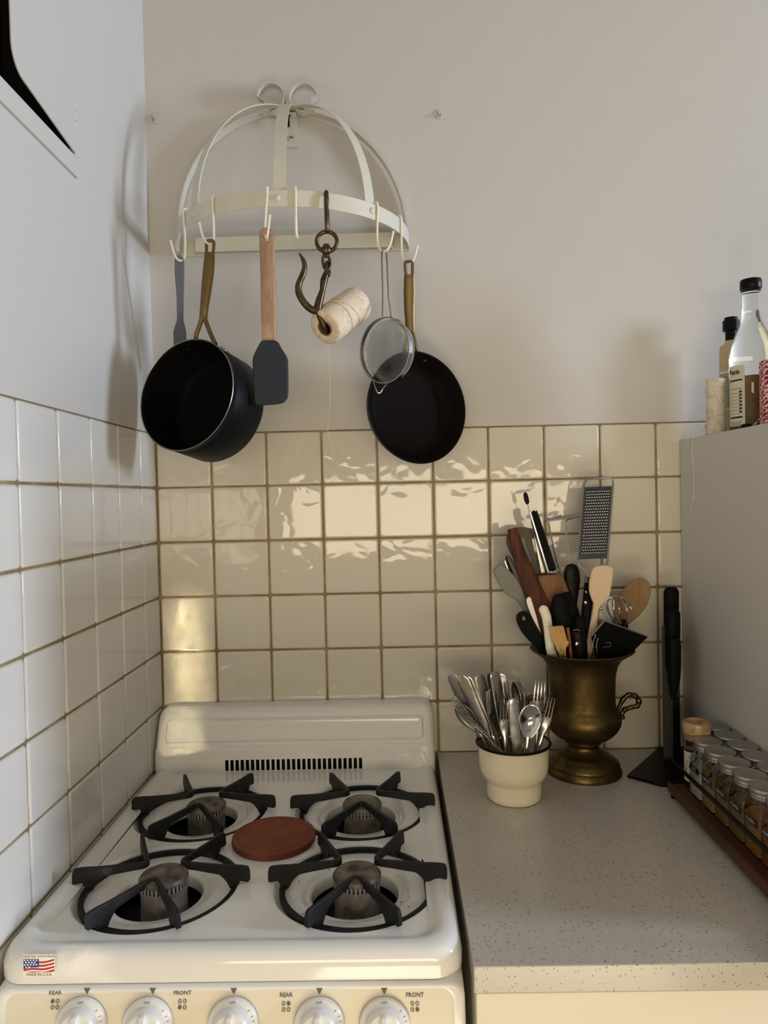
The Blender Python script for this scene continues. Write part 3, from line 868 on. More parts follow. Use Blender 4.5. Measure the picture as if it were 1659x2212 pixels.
rm = MB(); q = ax.to_track_quat('Z', 'Y')
rm.tube([Mc + q @ Vector((Rp * math.cos(t), Rp * math.sin(t), -0.0002)) for t in [2 * PI * i / 72 for i in range(72)]], 0.0009, 6, wrap=True)
rm.build('rim', M['steel_dull'], pot)


def handle(parent, top, body, fork_l, fork_r, Yt, Yb, wall_pts, mname='gold'):
    """cast handle: loop, waisted shaft and forked foot"""
    m = M[mname]
    def yy(y): t = (y - top[1]) / (body[-1][1] - top[1]); return Yt + (Yb - Yt) * t
    hb_ = MB()
    pts = [at(x, y, yy(y)) for x, y, w_ in body]; sc = [(at(x + w_ / 2, y, yy(y)) - at(x - w_ / 2, y, yy(y))).length / 2 for x, y, w_ in body]
    sp_ = spl(pts, 5); rs = lin(sc, 5)
    hb_.tube(sp_, [(0.0042 if 2 < i < len(rs) - 3 else 0.0035, r) for i, r in enumerate(rs)], 14, nrm=(0, -1, 0))
    ho = hb_.build('handle', m, parent)
    lp = MB(); x, y = top; x2, y2, w2 = body[0]
    k = [(x2 - w2 * .32, y2 + 2), (x - w2 * .36, y + 10), (x - w2 * .34, y + 3), (x - 4, y), (x + 4, y), (x + w2 * .34, y + 3), (x + w2 * .36, y + 10), (x2 + w2 * .32, y2 + 2)]
    lp.tube(spl([at(a, c, yy(c)) for a, c in k], 4), 0.0028, 8); lp.build('hanging_loop', m, ho)
    for fk in (fork_l, fork_r):
        f = MB(); f.tube(spl([at(a, c, Y_) for a, c, Y_ in fk], 5), [0.0042, 0.0042] + [0.004] * (len(spl([at(a, c, Y_) for a, c, Y_ in fk], 5)) - 2), 8)
        f.build('fork_arm', m, ho)
    return ho


# saucepan handle: foot arms reach the wall just behind the rim
wz = 0.022
Wp = Mc + ax * wz


def wallpt(px_):
    """point on the outside of the pot wall at depth wz near image column px_, top side"""
    best = None
    for i in range(720):
        t = 2 * PI * i / 720; p = Wp + q @ Vector(((Rp + 0.002) * math.cos(t), (Rp + 0.002) * math.sin(t), 0))
        u, v = prj(p)
        if v < 852 and (best is None or abs(u - px_) < best[0]): best = (abs(u - px_), p)
    return best[1]


wa, wc = wallpt(428), wallpt(466)
Ybm = (wa.y + wc.y) / 2
ho = MB()
Yt = Y2h - 0.010
body = [(453, 545, 22), (452, 565, 24), (450, 590, 25), (446, 625, 23), (442, 660, 19), (439, 688, 18)]
top = (454, 520)
handle(pot, top, body, [(437, 684, Ybm), (430, 706, Ybm), (423, 728, Ybm), tuple(prj(wa)) + (wa.y,)], [(441, 684, Ybm), (449, 706, Ybm), (458, 728, Ybm), tuple(prj(wc)) + (wc.y,)], Yt, Ybm, None)
ri = MB()
for (u, v) in ((408, 763),):
    d = (at(u, v, -0.1) - CP).normalized(); best = None
    for i in range(720):
        t = 2 * PI * i / 720; p = Mc + ax * 0.024 + q @ Vector(((Rp - 0.0035) * math.cos(t), (Rp - 0.0035) * math.sin(t), 0))
        uu, vv = prj(p); e_ = (uu - u) ** 2 + (vv - v) ** 2
        if best is None or e_ < best[0]: best = (e_, p)
    nrm_ = (Mc + ax * 0.024 - best[1]).normalized()
    ri.lathe([(0.005, -0.001), (0.0048, 0.001), (0.003, 0.002), (0, 0.0023)], best[1], nrm_, n=16)
ri.build('rivet', M['chrome'], pot)
# riveted foot plate seen over the rim
t = None; best = None
for i in range(720):
    a_ = 2 * PI * i / 720; p = Mc + ax * 0.006 + q @ Vector(((Rp + 0.002) * math.cos(a_), (Rp + 0.002) * math.sin(a_), 0)); uu, vv = prj(p)
    e_ = (uu - 484) ** 2 + (vv - 752) ** 2
    if best is None or e_ < best[0]: best = (e_, p, a_)
fp = MB(); p = best[1]; nr = (p - (Mc + ax * 0.006)).normalized(); tg = nr.cross(ax)
fp.loft([[p + tg * x * 0.008 + ax * (y * 0.006 + 0.004) + nr * h_ for x, y in ((-1, -1), (1, -1), (1, 1), (-1, 1))] for h_ in (-0.001, 0.0025)])
fp.build('foot_plate', M['steel'], pot, bevel=0.001)

# big spatula with wooden handle
Ysp = Y3h - 0.012
yf3 = lambda x, y: Ysp + (y - 510) * 0.00002
bs = thing('spatula', 'spatula with beech handle and slate silicone blade hanging beside the saucepan', 'spatula', at(576, 500, Ysp))
flat('handle', [(559, 503), (562, 495), (568, 491), (575, 490), (583, 491), (590, 496), (592, 505), (594, 600), (597, 740), (565, 740), (562, 600)], yf3, 0.011, M['beech'], bs, bevel=0.004, seg=4, holes=[circ(576, 512, 5.5, 8)])
flat('blade', rnd([(566, 737), (597, 737), (608, 752), (620, 772), (622, 790), (622, 850), (617, 864), (604, 872), (560, 875), (552, 870), (550, 855), (547, 790), (548, 772), (558, 750)], 3), lambda x, y: yf3(x, y) - 0.0, 0.012, M['silgrey'], bs, bevel=0.004, seg=3)

# brass swivel hook with chain
Yb = -RR * math.sin(R_(112)) - 0.006
bk = thing('brass_hook', 'antique brass swivel hook with chain hanging from the rack', 'hook', at(705, 420, Yb))
b = MB()
c0 = at(706, 458, Yb); hl = (at(706, 411, Yb) - at(706, 506, Yb)).length / 2
pts = []
for t in [2 * PI * i / 40 for i in range(40)]:
    pts.append(c0 + Vector((0, 0.0075 * math.cos(t), (hl - 0.004) * (abs(math.sin(t)) ** 0.6) * (1 if math.sin(t) > 0 else -1))))
b.tube(pts, 0.0038, 10, wrap=True); b.build('top_link', M['brass_dk'], bk)
cr = at(706, 522, Yb); rr0 = (at(728, 522, Yb) - cr).length
b = MB(); b.tube([cr + RT * rr0 * math.cos(t) + UP * rr0 * math.sin(t) * 0.98 for t in [2 * PI * i / 40 for i in range(40)]], 0.0035, 10, wrap=True); b.build('swivel_ring', M['brass_dk'], bk)
b = MB(); b.lathe([(0, 0.011), (0.005, 0.010), (0.0062, 0.007), (0.0085, 0.004), (0.0085, -0.003), (0.006, -0.006), (0.0035, -0.008), (0.0035, -0.012), (0, -0.013)], at(705, 541, Yb), n=20); b.build('swivel_boss', M['brass_dk'], bk)


def link(c, d, n_, L_, W_, r=0.0026):
    d = Vector(d).normalized(); n_ = Vector(n_); n_ = (n_ - d * n_.dot(d)).normalized(); s_ = d.cross(n_)
    pp = []
    for i in range(28):
        t = 2 * PI * i / 28; pp.append(Vector(c) + s_ * W_ * math.cos(t) + d * (L_ * math.sin(t)))
    m_ = MB(); m_.tube(pp, r, 8, wrap=True); m_.build('chain_link', M['brass_dk'], bk)


def dirpx(a, b_): return (at(*b_, Yb) - at(*a, Yb))


link(at(705, 566, Yb), dirpx((704, 552), (707, 582)), (0.35, -1, 0), 0.0135, 0.0062)
link(at(708, 581, Yb), dirpx((706, 566), (709, 596)), (1, -0.35, 0), 0.0115, 0.0055)
b = MB(); pp = spl([at(706, 588, Yb), at(700, 606, Yb), at(697, 626, Yb), at(691, 646, Yb), at(686, 668, Yb)], 4)
b.tube(pp, lin([0.0052, 0.0066, 0.0050, 0.0066, 0.0075], 4), 12); b.build('shank', M['brass_dk'], bk)
b = MB()
pts = [at(x, y, Yb) for x, y in ((686, 672), (672, 668), (657, 654), (646, 634), (645, 616), (653, 596), (658, 578), (655, 562), (646, 546))]
b.tube(spl(pts, 5), lin([0.0072, 0.0062, 0.0060, 0.0060, 0.0058, 0.0054, 0.0046, 0.0036, 0.0010], 5), 12)
pts = [at(686, 668, Yb), at(692, 684, Yb - .002), at(699, 700, Yb), at(708, 716, Yb + .012), at(720, 712, Yb + .03)]
b.tube(spl(pts, 5), lin([0.0070, 0.0060, 0.0058, 0.0052, 0.004], 5), 12)
b.build('double_hook', M['brass_dk'], bk)

# cotton twine spool
sc_, sa = tilt_axis(702, 709, Yb + 0.004, 44, 0.79, 0.61)
sc_ = sc_
Ls = 0.106; Rs = 0.0305
ts = thing('twine_spool', 'cream cotton twine spool stuck on the brass hook', 'twine', sc_)
b = MB(); pf = [(0.0125, 0.001), (0.014, 0.0), (0.026, -0.001), (0.0300, 0.002)]
for i in range(41):
    t = i / 40; pf.append((Rs + 0.0006 * math.sin(i * 1.9) + 0.0012 * math.sin(PI * t), 0.005 + (Ls - 0.01) * t))
pf += [(Rs - 0.002, Ls - 0.002), (0.024, Ls), (0.0125, Ls)]
b.lathe(pf, sc_, sa, n=48); b.build('winding', M['twine'], ts, smooth=60)
b = MB(); b.lathe([(0.0115, Ls - 0.002), (0.0115, -0.0015), (0.0135, -0.0015), (0.0135, 0.0)], sc_, sa, n=32, cap0=True); b.build('core', M['card'], ts)
qs = sa.to_track_quat('Z', 'Y')
b = MB()
for ph, z0, z1, tw in ((0.3, 0.02, 0.07, 4.2), (2.1, 0.05, 0.03, -4.0), (4.0, 0.08, 0.055, 3.8), (1.0, 0.035, 0.04, 6.2)):
    b.tube([sc_ + qs @ Vector(((Rs + 0.0018) * math.cos(ph + tw * k / 30), (Rs + 0.0018) * math.sin(ph + tw * k / 30), z0 + (z1 - z0) * k / 30)) for k in range(31)], 0.0008, 5)
b.build('loose_strand', M['twine'], ts)
b = MB(); ye = sc_.y + 0.01
b.tube(spl([at(708, 744, ye), at(712, 800, ye), at(713, 860, ye), at(708, 930, ye + 0.02), at(716, 965, ye + .03), at(730, 1010, ye + .03)], 5), 0.00035, 5); b.build('hanging_thread', M['twine'], ts)

# sieve
Yv = Y5h - 0.018
vc, va_ = tilt_axis(829, 757, Yv, 41, 0.97, -0.10)
sv = thing('sieve', 'small fine-mesh steel sieve hanging in front of the frying pan', 'sieve', vc)
qv = va_.to_track_quat('Z', 'Y'); Rv = 0.0565
b = MB(); b.lathe([(Rv, 0), (Rv + 0.0012, 0.0004), (Rv + 0.0012, 0.009), (Rv - 0.0004, 0.0092), (Rv - 0.0004, 0.0012), (Rv - 0.001, 0.0004), (Rv, 0)], vc, va_, n=64); b.build('rim', M['steel'], sv)
gm = bmesh.new(); NG = 56; dep = 0.036; grid = {}
Rb = Rv - 0.0008
for i in range(NG + 1):
    for j in range(NG + 1):
        x = (i / NG * 2 - 1) * Rb; y = (j / NG * 2 - 1) * Rb; rr_ = math.hypot(x, y)
        if rr_ <= Rb * 1.0: grid[i, j] = gm.verts.new(vc - wloc(sv) + qv @ Vector((x, y, 0.007 + dep * math.sqrt(max(0, 1 - (rr_ / Rb) ** 2)))))
for (i, j) in list(grid):
    if all(k in grid for k in ((i + 1, j), (i, j + 1), (i + 1, j + 1))): gm.faces.new((grid[i, j], grid[i + 1, j], grid[i + 1, j + 1], grid[i, j + 1]))
loose = [v for v in gm.verts if not v.link_faces]
bmesh.ops.delete(gm, geom=loose, context='VERTS')
me = bpy.data.meshes.new('mesh_bowl'); gm.to_mesh(me); gm.free(); me.materials.append(M['steel_dull'])
mo = bpy.data.objects.new('mesh_bowl', me); COL.objects.link(mo); mo.parent = sv
wf = mo.modifiers.new('w', 'WIREFRAME'); wf.thickness = 0.00075; wf.use_even_offset = False
tag(mo, kind='stuff')


def rimpt(c, qq, R, px_, py_, z=0.0):
    best = None
    for i in range(720):
        t = 2 * PI * i / 720; p = c + qq @ Vector((R * math.cos(t), R * math.sin(t), z)); u, v = prj(p); e_ = (u - px_) ** 2 + (v - py_) ** 2
        if best is None or e_ < best[0]: best = (e_, p)
    return best[1]


ra, rb = rimpt(vc, qv, Rv + 0.002, 828, 691, 0.005), rimpt(vc, qv, Rv + 0.002, 843, 693, 0.005)
yt = Y5h - 0.008
b = MB(); b.tube([ra, at(827, 640, yt), at(825, 560, yt), at(825, 546, yt), at(828, 539, yt), at(833, 539, yt), at(835, 546, yt), at(836, 560, yt), at(839, 640, yt), rb], 0.0014, 8); b.build('handle', M['steel'], sv)
la, lb = rimpt(vc, qv, Rv + 0.002, 811, 817, 0.003), rimpt(vc, qv, Rv + 0.002, 834, 821, 0.003)
b = MB(); b.tube(spl([la, at(811, 838, Yv), at(816, 848, Yv), at(822, 848, Yv), at(828, 838, Yv), lb], 4), 0.0012, 8); b.build('rest_loop', M['steel'], sv)

# frying pan
Yp = Y6h + 0.004
fc_, fa = tilt_axis(904, 880, Yp, 32, -0.93, -0.30)
fpn = thing('frying_pan', 'black frying pan with bronze handle hanging at the right of the rack', 'frying pan', fc_)
Rf = 0.1055
qf = fa.to_track_quat('Z', 'Y')
b = MB(); b.lathe([(Rf, 0), (Rf + 0.001, 0.0005), (Rf, 0.004), (Rf - 0.008, 0.024), (Rf - 0.016, 0.036), (Rf - 0.028, 0.042), (0, 0.042)], fc_, fa, n=80)
b.lathe([(Rf, 0), (Rf - 0.002, -0.0002), (Rf - 0.0035, 0.0015), (Rf - 0.012, 0.022), (Rf - 0.020, 0.032), (Rf - 0.030, 0.0375), (Rf - 0.036, 0.038), (0, 0.038)], fc_, fa, n=80, mi=1)
b.build('pan', [M['black'], M['panin']], fpn, smooth=60)
rw1 = rimpt(fc_, qf, Rf - 0.002, 874, 768, 0.014); rw2 = rimpt(fc_, qf, Rf - 0.002, 905, 768, 0.014)
Yh = (rw1.y + rw2.y) / 2
handle(fpn, (883, 565), [(884, 592, 22), (884, 606, 24), (884, 635, 25), (884, 665, 23), (885, 690, 21), (886, 716, 20)],
       [(884, 712, Yh), (881, 728, Yh), (875, 748, Yh), tuple(prj(rw1)) + (rw1.y,)], [(888, 712, Yh), (893, 728, Yh), (898, 748, Yh), tuple(prj(rw2)) + (rw2.y,)], Y6h - 0.010, Yh, None)
rp = rimpt(fc_, qf, Rf - 0.009, 913, 789, 0.016); nrm_ = ((fc_ + fa * 0.016) - rp).normalized() * 0.9 - fa * 0.35
b = MB(); b.lathe([(0.005, -0.002), (0.0048, 0.0012), (0.003, 0.002), (0, 0.0023)], rp, nrm_, n=16); b.build('rivet', M['chrome'], fpn)

# ------------------------------------------------------------------ cutlery cup
CC = Vector((0.672, -0.221, 0.918))
cup = thing('enamel_cup', 'cream enamel cup with a black rim holding the cutlery', 'cup', CC)
b = MB(); b.lathe([(0, 0.0005), (0.043, 0.0005), (0.0455, 0.003), (0.0462, 0.010), (0.0468, 0.0295), (0.0478, 0.0330), (0.0520, 0.0380), (0.0560, 0.0450), (0.0582, 0.0530), (0.0590, 0.0650), (0.0600, 0.0880), (0.0612, 0.0950),
                   (0.0595, 0.0950), (0.0580, 0.066), (0.0565, 0.052), (0.0500, 0.040), (0.0452, 0.033), (0.0446, 0.004), (0, 0.003)], CC, n=64)
b.build('cup_body', M['cream'], cup, smooth=60)
b = MB(); b.tube([CC + Vector((0.0618 * math.cos(t), 0.0618 * math.sin(t), 0.0955)) for t in [2 * PI * i / 64 for i in range(64)]], 0.0024, 10, wrap=True); b.build('black_rim', M['plastic'], cup)


def sweep(T, B, face, stations, name, m, parent, **kw):
    """stations: (distance from tip, half width, half thickness, offset along face normal)"""
    x, f, z = frame(T, B, face); rs = []
    n = 12
    for d, hw, ht, off in stations:
        c = Vector(T) - z * d + f * off
        rs.append([c + x * hw * math.copysign(abs(math.cos(a)) ** 0.8, math.cos(a)) + f * ht * math.sin(a) for a in [2 * PI * i / n for i in range(n)]])
    b_ = MB(); b_.loft(rs); return b_.build(name, m, parent, **kw)


def through(px, py, Y, rx, ry, RY, L):
    """tip at pixel/depth, passing through a second point near the rim; returns tip and butt of length L"""
    T = at(px, py, Y); Q = at(rx, ry, RY); return T, T + (Q - T).normalized() * L


def knife(px, py, Y, rx, ry, RY, face, lab, m='steel', L=0.20):
    T, B = through(px, py, Y, rx, ry, RY, L)
    k = thing('table_knife', lab, 'knife', B, 'table knives in the cream cup')
    sweep(T, B, face, [(0, 0.0015, 0.0004, 0), (0.001, 0.005, 0.0006, 0), (0.004, 0.0082, 0.0008, 0), (0.010, 0.0098, 0.0009, 0), (0.03, 0.0102, 0.0010, 0), (0.09, 0.0092, 0.0012, 0), (0.105, 0.0070, 0.0018, 0), (0.112, 0.0055, 0.003, 0)], 'blade', M[m], k)
    sweep(T, B, face, [(0.110, 0.005, 0.0035, 0), (0.113, 0.0066, 0.0042, 0), (0.12, 0.0066, 0.0042, 0), (0.15, 0.0085, 0.0046, 0), (L - 0.006, 0.0098, 0.0046, 0), (L, 0.006, 0.003, 0)], 'handle', M['steel'], k)


def spoon(px, py, Y, rx, ry, RY, face, lab, L=0.18, s=1.0, m='chrome'):
    T, B = through(px, py, Y, rx, ry, RY, L)
    k = thing('spoon', lab, 'spoon', B, 'spoons in the cream cup')
    x, f, z = frame(T, B, face); b_ = MB(); rs = []
    Lb = 0.058 * s; Wb = 0.0195 * s
    for i in range(17):
        t = i / 16; d = Lb * t; wv = Wb * (math.sin(PI * min(max(t, 0.004), 0.996) ** 0.85) ** 0.6) * (1 - 0.15 * t); dp = 0.0085 * s * math.sin(PI * t)
        rs.append([Vector(T) - z * d + x * wv * u - f * (dp * (1 - u * u)) for u in (-1, -.8, -.55, -.28, 0, .28, .55, .8, 1)])
    b_.loft(rs, closed=False, cap0=False, cap1=False)
    o = b_.build('bowl', M[m], k, smooth=80); so = o.modifiers.new('s', 'SOLIDIFY'); so.thickness = 0.0013
    sweep(T, B, face, [(Lb - 0.004, 0.0042 * s, 0.0012, -0.0005), (Lb + 0.006, 0.0032, 0.0018, 0), (Lb + 0.03, 0.0030, 0.0018, 0.002), (0.12, 0.005, 0.0014, 0.001), (L - 0.01, 0.0085, 0.0011, 0), (L, 0.004, 0.0008, 0)], 'handle', M['steel'], k)


def fork(px, py, Y, rx, ry, RY, face, lab, L=0.185, s=1.0):
    T, B = through(px, py, Y, rx, ry, RY, L)
    k = thing('fork', lab, 'fork', B, 'forks in the cream cup')
    x, f, z = frame(T, B, face)
    hb_ = MB()
    Lt = 0.040 * s
    for u in (-1, -1 / 3, 1 / 3, 1):
        rs = []
        for d, hw, o_ in ((0, 0.0005, 0.004), (0.004, 0.0009, 0.0028), (0.02, 0.00125, 0), (Lt, 0.0014, -0.0025), (Lt + 0.004, 0.0018, -0.0028)):
            c = Vector(T) - z * d * 1 + x * u * 0.0088 * s * (0.93 + 0.07 * d / Lt) + f * o_
            rs.append([c + x * hw * a + f * 0.0008 * b2 for a, b2 in ((-1, -1), (1, -1), (1, 1), (-1, 1))])
        hb_.loft(rs)
    hb_.build('tines', M['steel'], k, bevel=0.0003, seg=1)
    sweep(T, B, face, [(Lt - 0.001, 0.0103 * s, 0.0009, -0.0025), (Lt + 0.010, 0.0106 * s, 0.0011, -0.0035), (Lt + 0.020, 0.0080 * s, 0.0014, -0.003), (Lt + 0.028, 0.0036, 0.0018, -0.001), (Lt + 0.05, 0.0030, 0.0018, 0.001), (0.13, 0.005, 0.0015, 0), (L - 0.008, 0.0085, 0.0012, 0), (L, 0.004, 0.0008, 0)], 'handle', M['steel'], k)


yc = CC.y
TOC = Vector((-0.2, -1, 0.35))
knife(974, 1456, yc + .02, 1048, 1612, yc + .01, (-.5, -1, .2), 'leftmost table knife leaning out of the cream cup, dark reflection', 'steel_dull')
knife(995, 1459, yc + .005, 1064, 1612, yc - .004, (-.35, -1, .1), 'pale-looking table knife second from the left in the cup')
knife(1003, 1460, yc + .013, 1072, 1612, yc + .006, (-.35, -1, .1), 'table knife tucked just behind the pale one at the left of the cup')
knife(1034, 1456, yc + .03, 1072, 1600, yc + .03, (.25, -1, .3), 'black-tipped table knife standing in the back left of the cup', 'steel_dull')
knife(1054, 1455, yc + .035, 1084, 1600, yc + .035, (1, -.5, .1), 'table knife turned edge-on behind the tallest knife', 'steel_dull')
knife(1068, 1450, yc + .015, 1094, 1600, yc + .012, (.35, -1, .3), 'tallest table knife in the middle of the cup')
knife(1082, 1455, yc + .028, 1102, 1600, yc + .03, (-.1, -1, .0), 'matte-looking table knife right of the tallest one')
fork(974, 1508, yc - .012, 1066, 1606, yc - .014, (.35, -.6, .7), 'fork leaning far out to the left of the cup', s=0.92)
spoon(988, 1522, yc + .004, 1050, 1608, yc + .002, (-.8, -.6, .3), 'spoon turned sideways under the leftmost fork', m='steel_dull')
fork(1050, 1492, yc + .008, 1078, 1606, yc - .002, (.9, -.5, .2), 'fork turned edge-on in the middle of the cup')
fork(1090, 1512, yc - .030, 1092, 1620, yc - .032, (.1, -1, .3), 'small fork at the front of the cup', s=0.85, L=0.165)
knife(1106, 1508, yc - .02, 1118, 1612, yc - .028, (.1, -1, .1), 'short table knife beside the small front fork', L=0.17)
spoon(1111, 1473, yc + .004, 1126, 1604, yc + .008, (-1, -.25, .1), 'tall spoon seen from its side right of the small fork', m='steel')
spoon(1120, 1471, yc + .020, 1138, 1604, yc + .022, (-1, -.25, .1), 'spoon nested just behind the tall sideways spoon', m='steel')
spoon(1150, 1522, yc - .024, 1138, 1618, yc - .03, (.0, -1, .3), 'bright spoon showing its round bowl at the front right of the cup', s=1.0)
fork(1167, 1466, yc + .012, 1160, 1604, yc + .0, (.05, -1, .3), 'tallest fork at the right of the cup')
fork(1190, 1505, yc - .004, 1166, 1606, yc - .010, (-.25, -1, .3), 'fork leaning right against the cup rim', s=0.9)

# ------------------------------------------------------------------ brass urn
UC = Vector((0.8195, -0.112, 0.918))
urn = thing('brass_urn', 'tarnished brass urn with two handles full of cooking utensils', 'urn', UC)
b = MB()
b.lathe([(0, 0.001), (0.060, 0.001), (0.0680, 0.0005), (0.0690, 0.004), (0.0665, 0.010), (0.0645, 0.013), (0.0655, 0.016), (0.0640, 0.020), (0.0560, 0.027), (0.0500, 0.030), (0.0480, 0.033), (0.0440, 0.034), (0.0380, 0.038), (0.0300, 0.044), (0.0275, 0.049),
         (0.0290, 0.054), (0.0335, 0.0565), (0.0320, 0.059), (0.0390, 0.063), (0.0520, 0.070), (0.0620, 0.080), (0.0680, 0.091), (0.0695, 0.100), (0.0670, 0.110), (0.0625, 0.117), (0.0622, 0.119), (0.0605, 0.121), (0.0590, 0.128), (0.0585, 0.145),
         (0.0592, 0.165), (0.0605, 0.185), (0.0640, 0.200), (0.0720, 0.213), (0.0840, 0.222), (0.0930, 0.2275), (0.0945, 0.2295), (0.0930, 0.2305), (0.082, 0.2265), (0.070, 0.216), (0.062, 0.201), (0.0585, 0.185), (0.0570, 0.145), (0.0575, 0.125), (0.060, 0.115), (0.066, 0.100), (0.060, 0.080), (0.04, 0.066), (0, 0.064)], UC, n=80)
b.build('vessel', M['brass'], urn, smooth=45)
ff = MB(); ff.lathe([(0.056, 0.10), (0.0, 0.10)], UC + Vector((0, 0, 0.02)), n=24)
for sgn in (1, -1):
    b = MB(); c = UC + Vector((0, 0, 0))
    pr_ = [(0.064, 0.110), (0.073, 0.130), (0.084, 0.141), (0.096, 0.140), (0.104, 0.130), (0.101, 0.121), (0.090, 0.118), (0.078, 0.114), (0.072, 0.106), (0.066, 0.101)]
    rads = [0.003, 0.0046, 0.0044, 0.0046, 0.0052, 0.0048, 0.0042, 0.0048, 0.0042, 0.003]
    b.tube(spl([c + Vector((sgn * x, 0, z)) for x, z in pr_], 5), [r_ * (1 + 0.12 * math.sin(i * 1.3)) for i, r_ in enumerate(lin(rads, 5))], 10)
    b.lathe([(0, 0.004), (0.004, 0.002), (0.0045, 0), (0.004, -0.003), (0, -0.005)], c + Vector((sgn * 0.0735, 0, 0.100)), n=12)
    b.build('handle', M['brass_dk'], urn)
uy = UC.y


def ut(name, lab, cat, px, py, Y): return thing(name, lab, cat, at(px, py, Y), None)


def twopt(px, py, Y, bx, by, BY_): return at(px, py, Y), at(bx, by, BY_)


# slotted turner (olive, at the back)
o = ut('slotted_turner', 'olive nylon slotted turner with a round head behind the wooden scraper', 'turner', 1150, 1300, uy + .03)
yb = uy + 0.045
flat('head', rnd([(1135, 1139), (1160, 1147), (1175, 1180), (1178, 1215), (1172, 1250), (1172, 1280), (1158, 1280), (1140, 1255), (1108, 1205), (1094, 1175), (1098, 1150), (1115, 1140)], 3), lambda x, y: yb - (y - 1150) * 0.0001, 0.003, M['olive'], o, bevel=0.0008,
     holes=[[(1126, 1163), (1132, 1161), (1148, 1212), (1142, 1214)], [(1149, 1165), (1154, 1163), (1160, 1194), (1155, 1195)]])
b = MB(); b.tube([at(1166, 1268, yb - .012), at(1215, 1440, uy + .01)], 0.004, 8); b.build('handle', M['olive'], o)
# grater
o = ut('flat_grater', 'flat steel grater with a black riveted handle rising from the urn', 'grater', 1270, 1300, uy + .02)
yg = uy + 0.055
YG = lambda x, y: yg - (y - 1040) * 0.00018
A, Bq, Cq, Dq = (1262, 1037), (1325, 1034), (1312, 1209), (1248, 1211)


def gq(u, v, lift=0.0):
    x = (A[0] * (1 - u) + Bq[0] * u) * (1 - v) + (Dq[0] * (1 - u) + Cq[0] * u) * v; y = (A[1] * (1 - u) + Bq[1] * u) * (1 - v) + (Dq[1] * (1 - u) + Cq[1] * u) * v
    p = at(x, y, YG(x, y)); p.y -= lift; return p


b = MB(); b.prism([gq(0.03, 0.09), gq(0.97, 0.09), gq(0.97, 0.985), gq(0.03, 0.985)], (0, 0.0012, 0)); gpl = b.build('grating_plate', mat('grater_steel', (0.09, 0.095, 0.10, 1), 0.35, metal=0.9), o, smooth=0)
b = MB()
for r in range(22):
    for c in range(10):
        u = 0.13 + 0.74 * c / 9 + (0.0 if r % 2 else 0.02); v = 0.15 + 0.76 * r / 21
        b.lathe([(0.0022, -0.0004), (0.0019, 0.0010), (0.0011, 0.0019), (0, 0.0021)], gq(u, v), (0, -1, 0), n=7)
b.build('teeth', M['chrome'], gpl, smooth=60); gpl.children[0]['kind'] = 'stuff'
b = MB()
for r in range(22):
    for c in range(10):
        u = 0.13 + 0.74 * c / 9 + (0.0 if r % 2 else 0.02); v = 0.15 + 0.76 * r / 21
        b.lathe([(0.0021, 0), (0, 0.0001)], gq(u, v - 0.014, 0.0007), (0, -1, 0), n=7)
b.build('holes', M['dark'], gpl, smooth=0); gpl.children[1]['kind'] = 'stuff'  # black discs laid on the plate paint the shade of its openings
b = MB()
fr_ = [gq(0.0, 0.98), gq(0, 0.5), gq(0, 0.05), gq(0.04, 0.01), gq(0.12, -0.01), gq(0.5, -0.012), gq(0.88, -0.01), gq(0.96, 0.01), gq(1, 0.05), gq(1, 0.5), gq(1, 0.98)]
lo = [at(1312, 1216, YG(1312, 1216)), at(1303, 1226, YG(0, 1226)), at(1288, 1236, YG(0, 1236)), at(1277, 1248, YG(0, 1248)), at(1274, 1262, YG(0, 1262))]
b.tube(fr_ + lo, 0.0019, 8)
b.tube([gq(0, 0.98), at(1249, 1218, YG(0, 1218)), at(1256, 1226, YG(0, 1226)), at(1268, 1236, YG(0, 1236)), at(1273, 1246, YG(0, 1246)), at(1274, 1262, YG(0, 1262))], 0.0019, 8)
b.build('frame', M['steel_dull'], o)
b = MB(); b.prism([at(x, y, YG(0, y)) for x, y in ((1265, 1244), (1275, 1245), (1274, 1259), (1263, 1258))], (0, 0.010, 0)); b.build('ferrule', M['steel'], o, bevel=0.001)
flat('handle', [(1263, 1257), (1274, 1258), (1276, 1276), (1280, 1300), (1272, 1350), (1262, 1420), (1250, 1420), (1256, 1330)], YG, 0.012, M['plastic'], o, bevel=0.003)
for x, y in ((1267, 1279), (1265, 1302)):
    b = MB(); b.lathe([(0.0030, 0), (0.0028, 0.0008), (0, 0.001)], at(x, y, YG(x, y) - 0.006), (0, -1, 0), n=14); b.build('rivet', M['chrome'], o)
# masher
o = ut('potato_masher', 'chrome wire masher standing upside down left of the grater', 'masher', 1210, 1300, uy)
ym = uy + 0.03
b = MB()
b.tube([at(1209, 1240, ym - .005), at(1195, 1180, ym), at(1186, 1135, ym), at(1184, 1125, ym), at(1190, 1120, ym), at(1212, 1113, ym)], 0.0015, 8)
b.tube([at(1238, 1312, ym - .015), at(1239, 1290, ym - .012), at(1238, 1260, ym - .008), at(1230, 1200, ym), at(1222, 1135, ym), at(1222, 1127, ym), at(1226, 1123, ym), at(1246, 1117, ym)], 0.0015, 8)
b.build('uprights', M['chrome'], o)
b = MB(); zz = []
c1 = at(1210, 1117, ym)
tl = at(1176, 1124, ym); tr_ = at(1246, 1113, ym); ex = (tr_ - tl)
path = [tl + ex * u + Vector((0, v, 0)) for u, v in ((0, -.021), (.5, -.024), (.97, -.021), (1, -.016), (.97, -.010), (.5, -.010), (.06, -.010), (.03, -.004), (.06, .002), (.5, .002), (.95, .002), (.98, .008), (.95, .014), (.5, .017), (.05, .014))]
b.tube(spl(path, 4), 0.0023, 8); b.build('grid', M['steel_dull'], o)
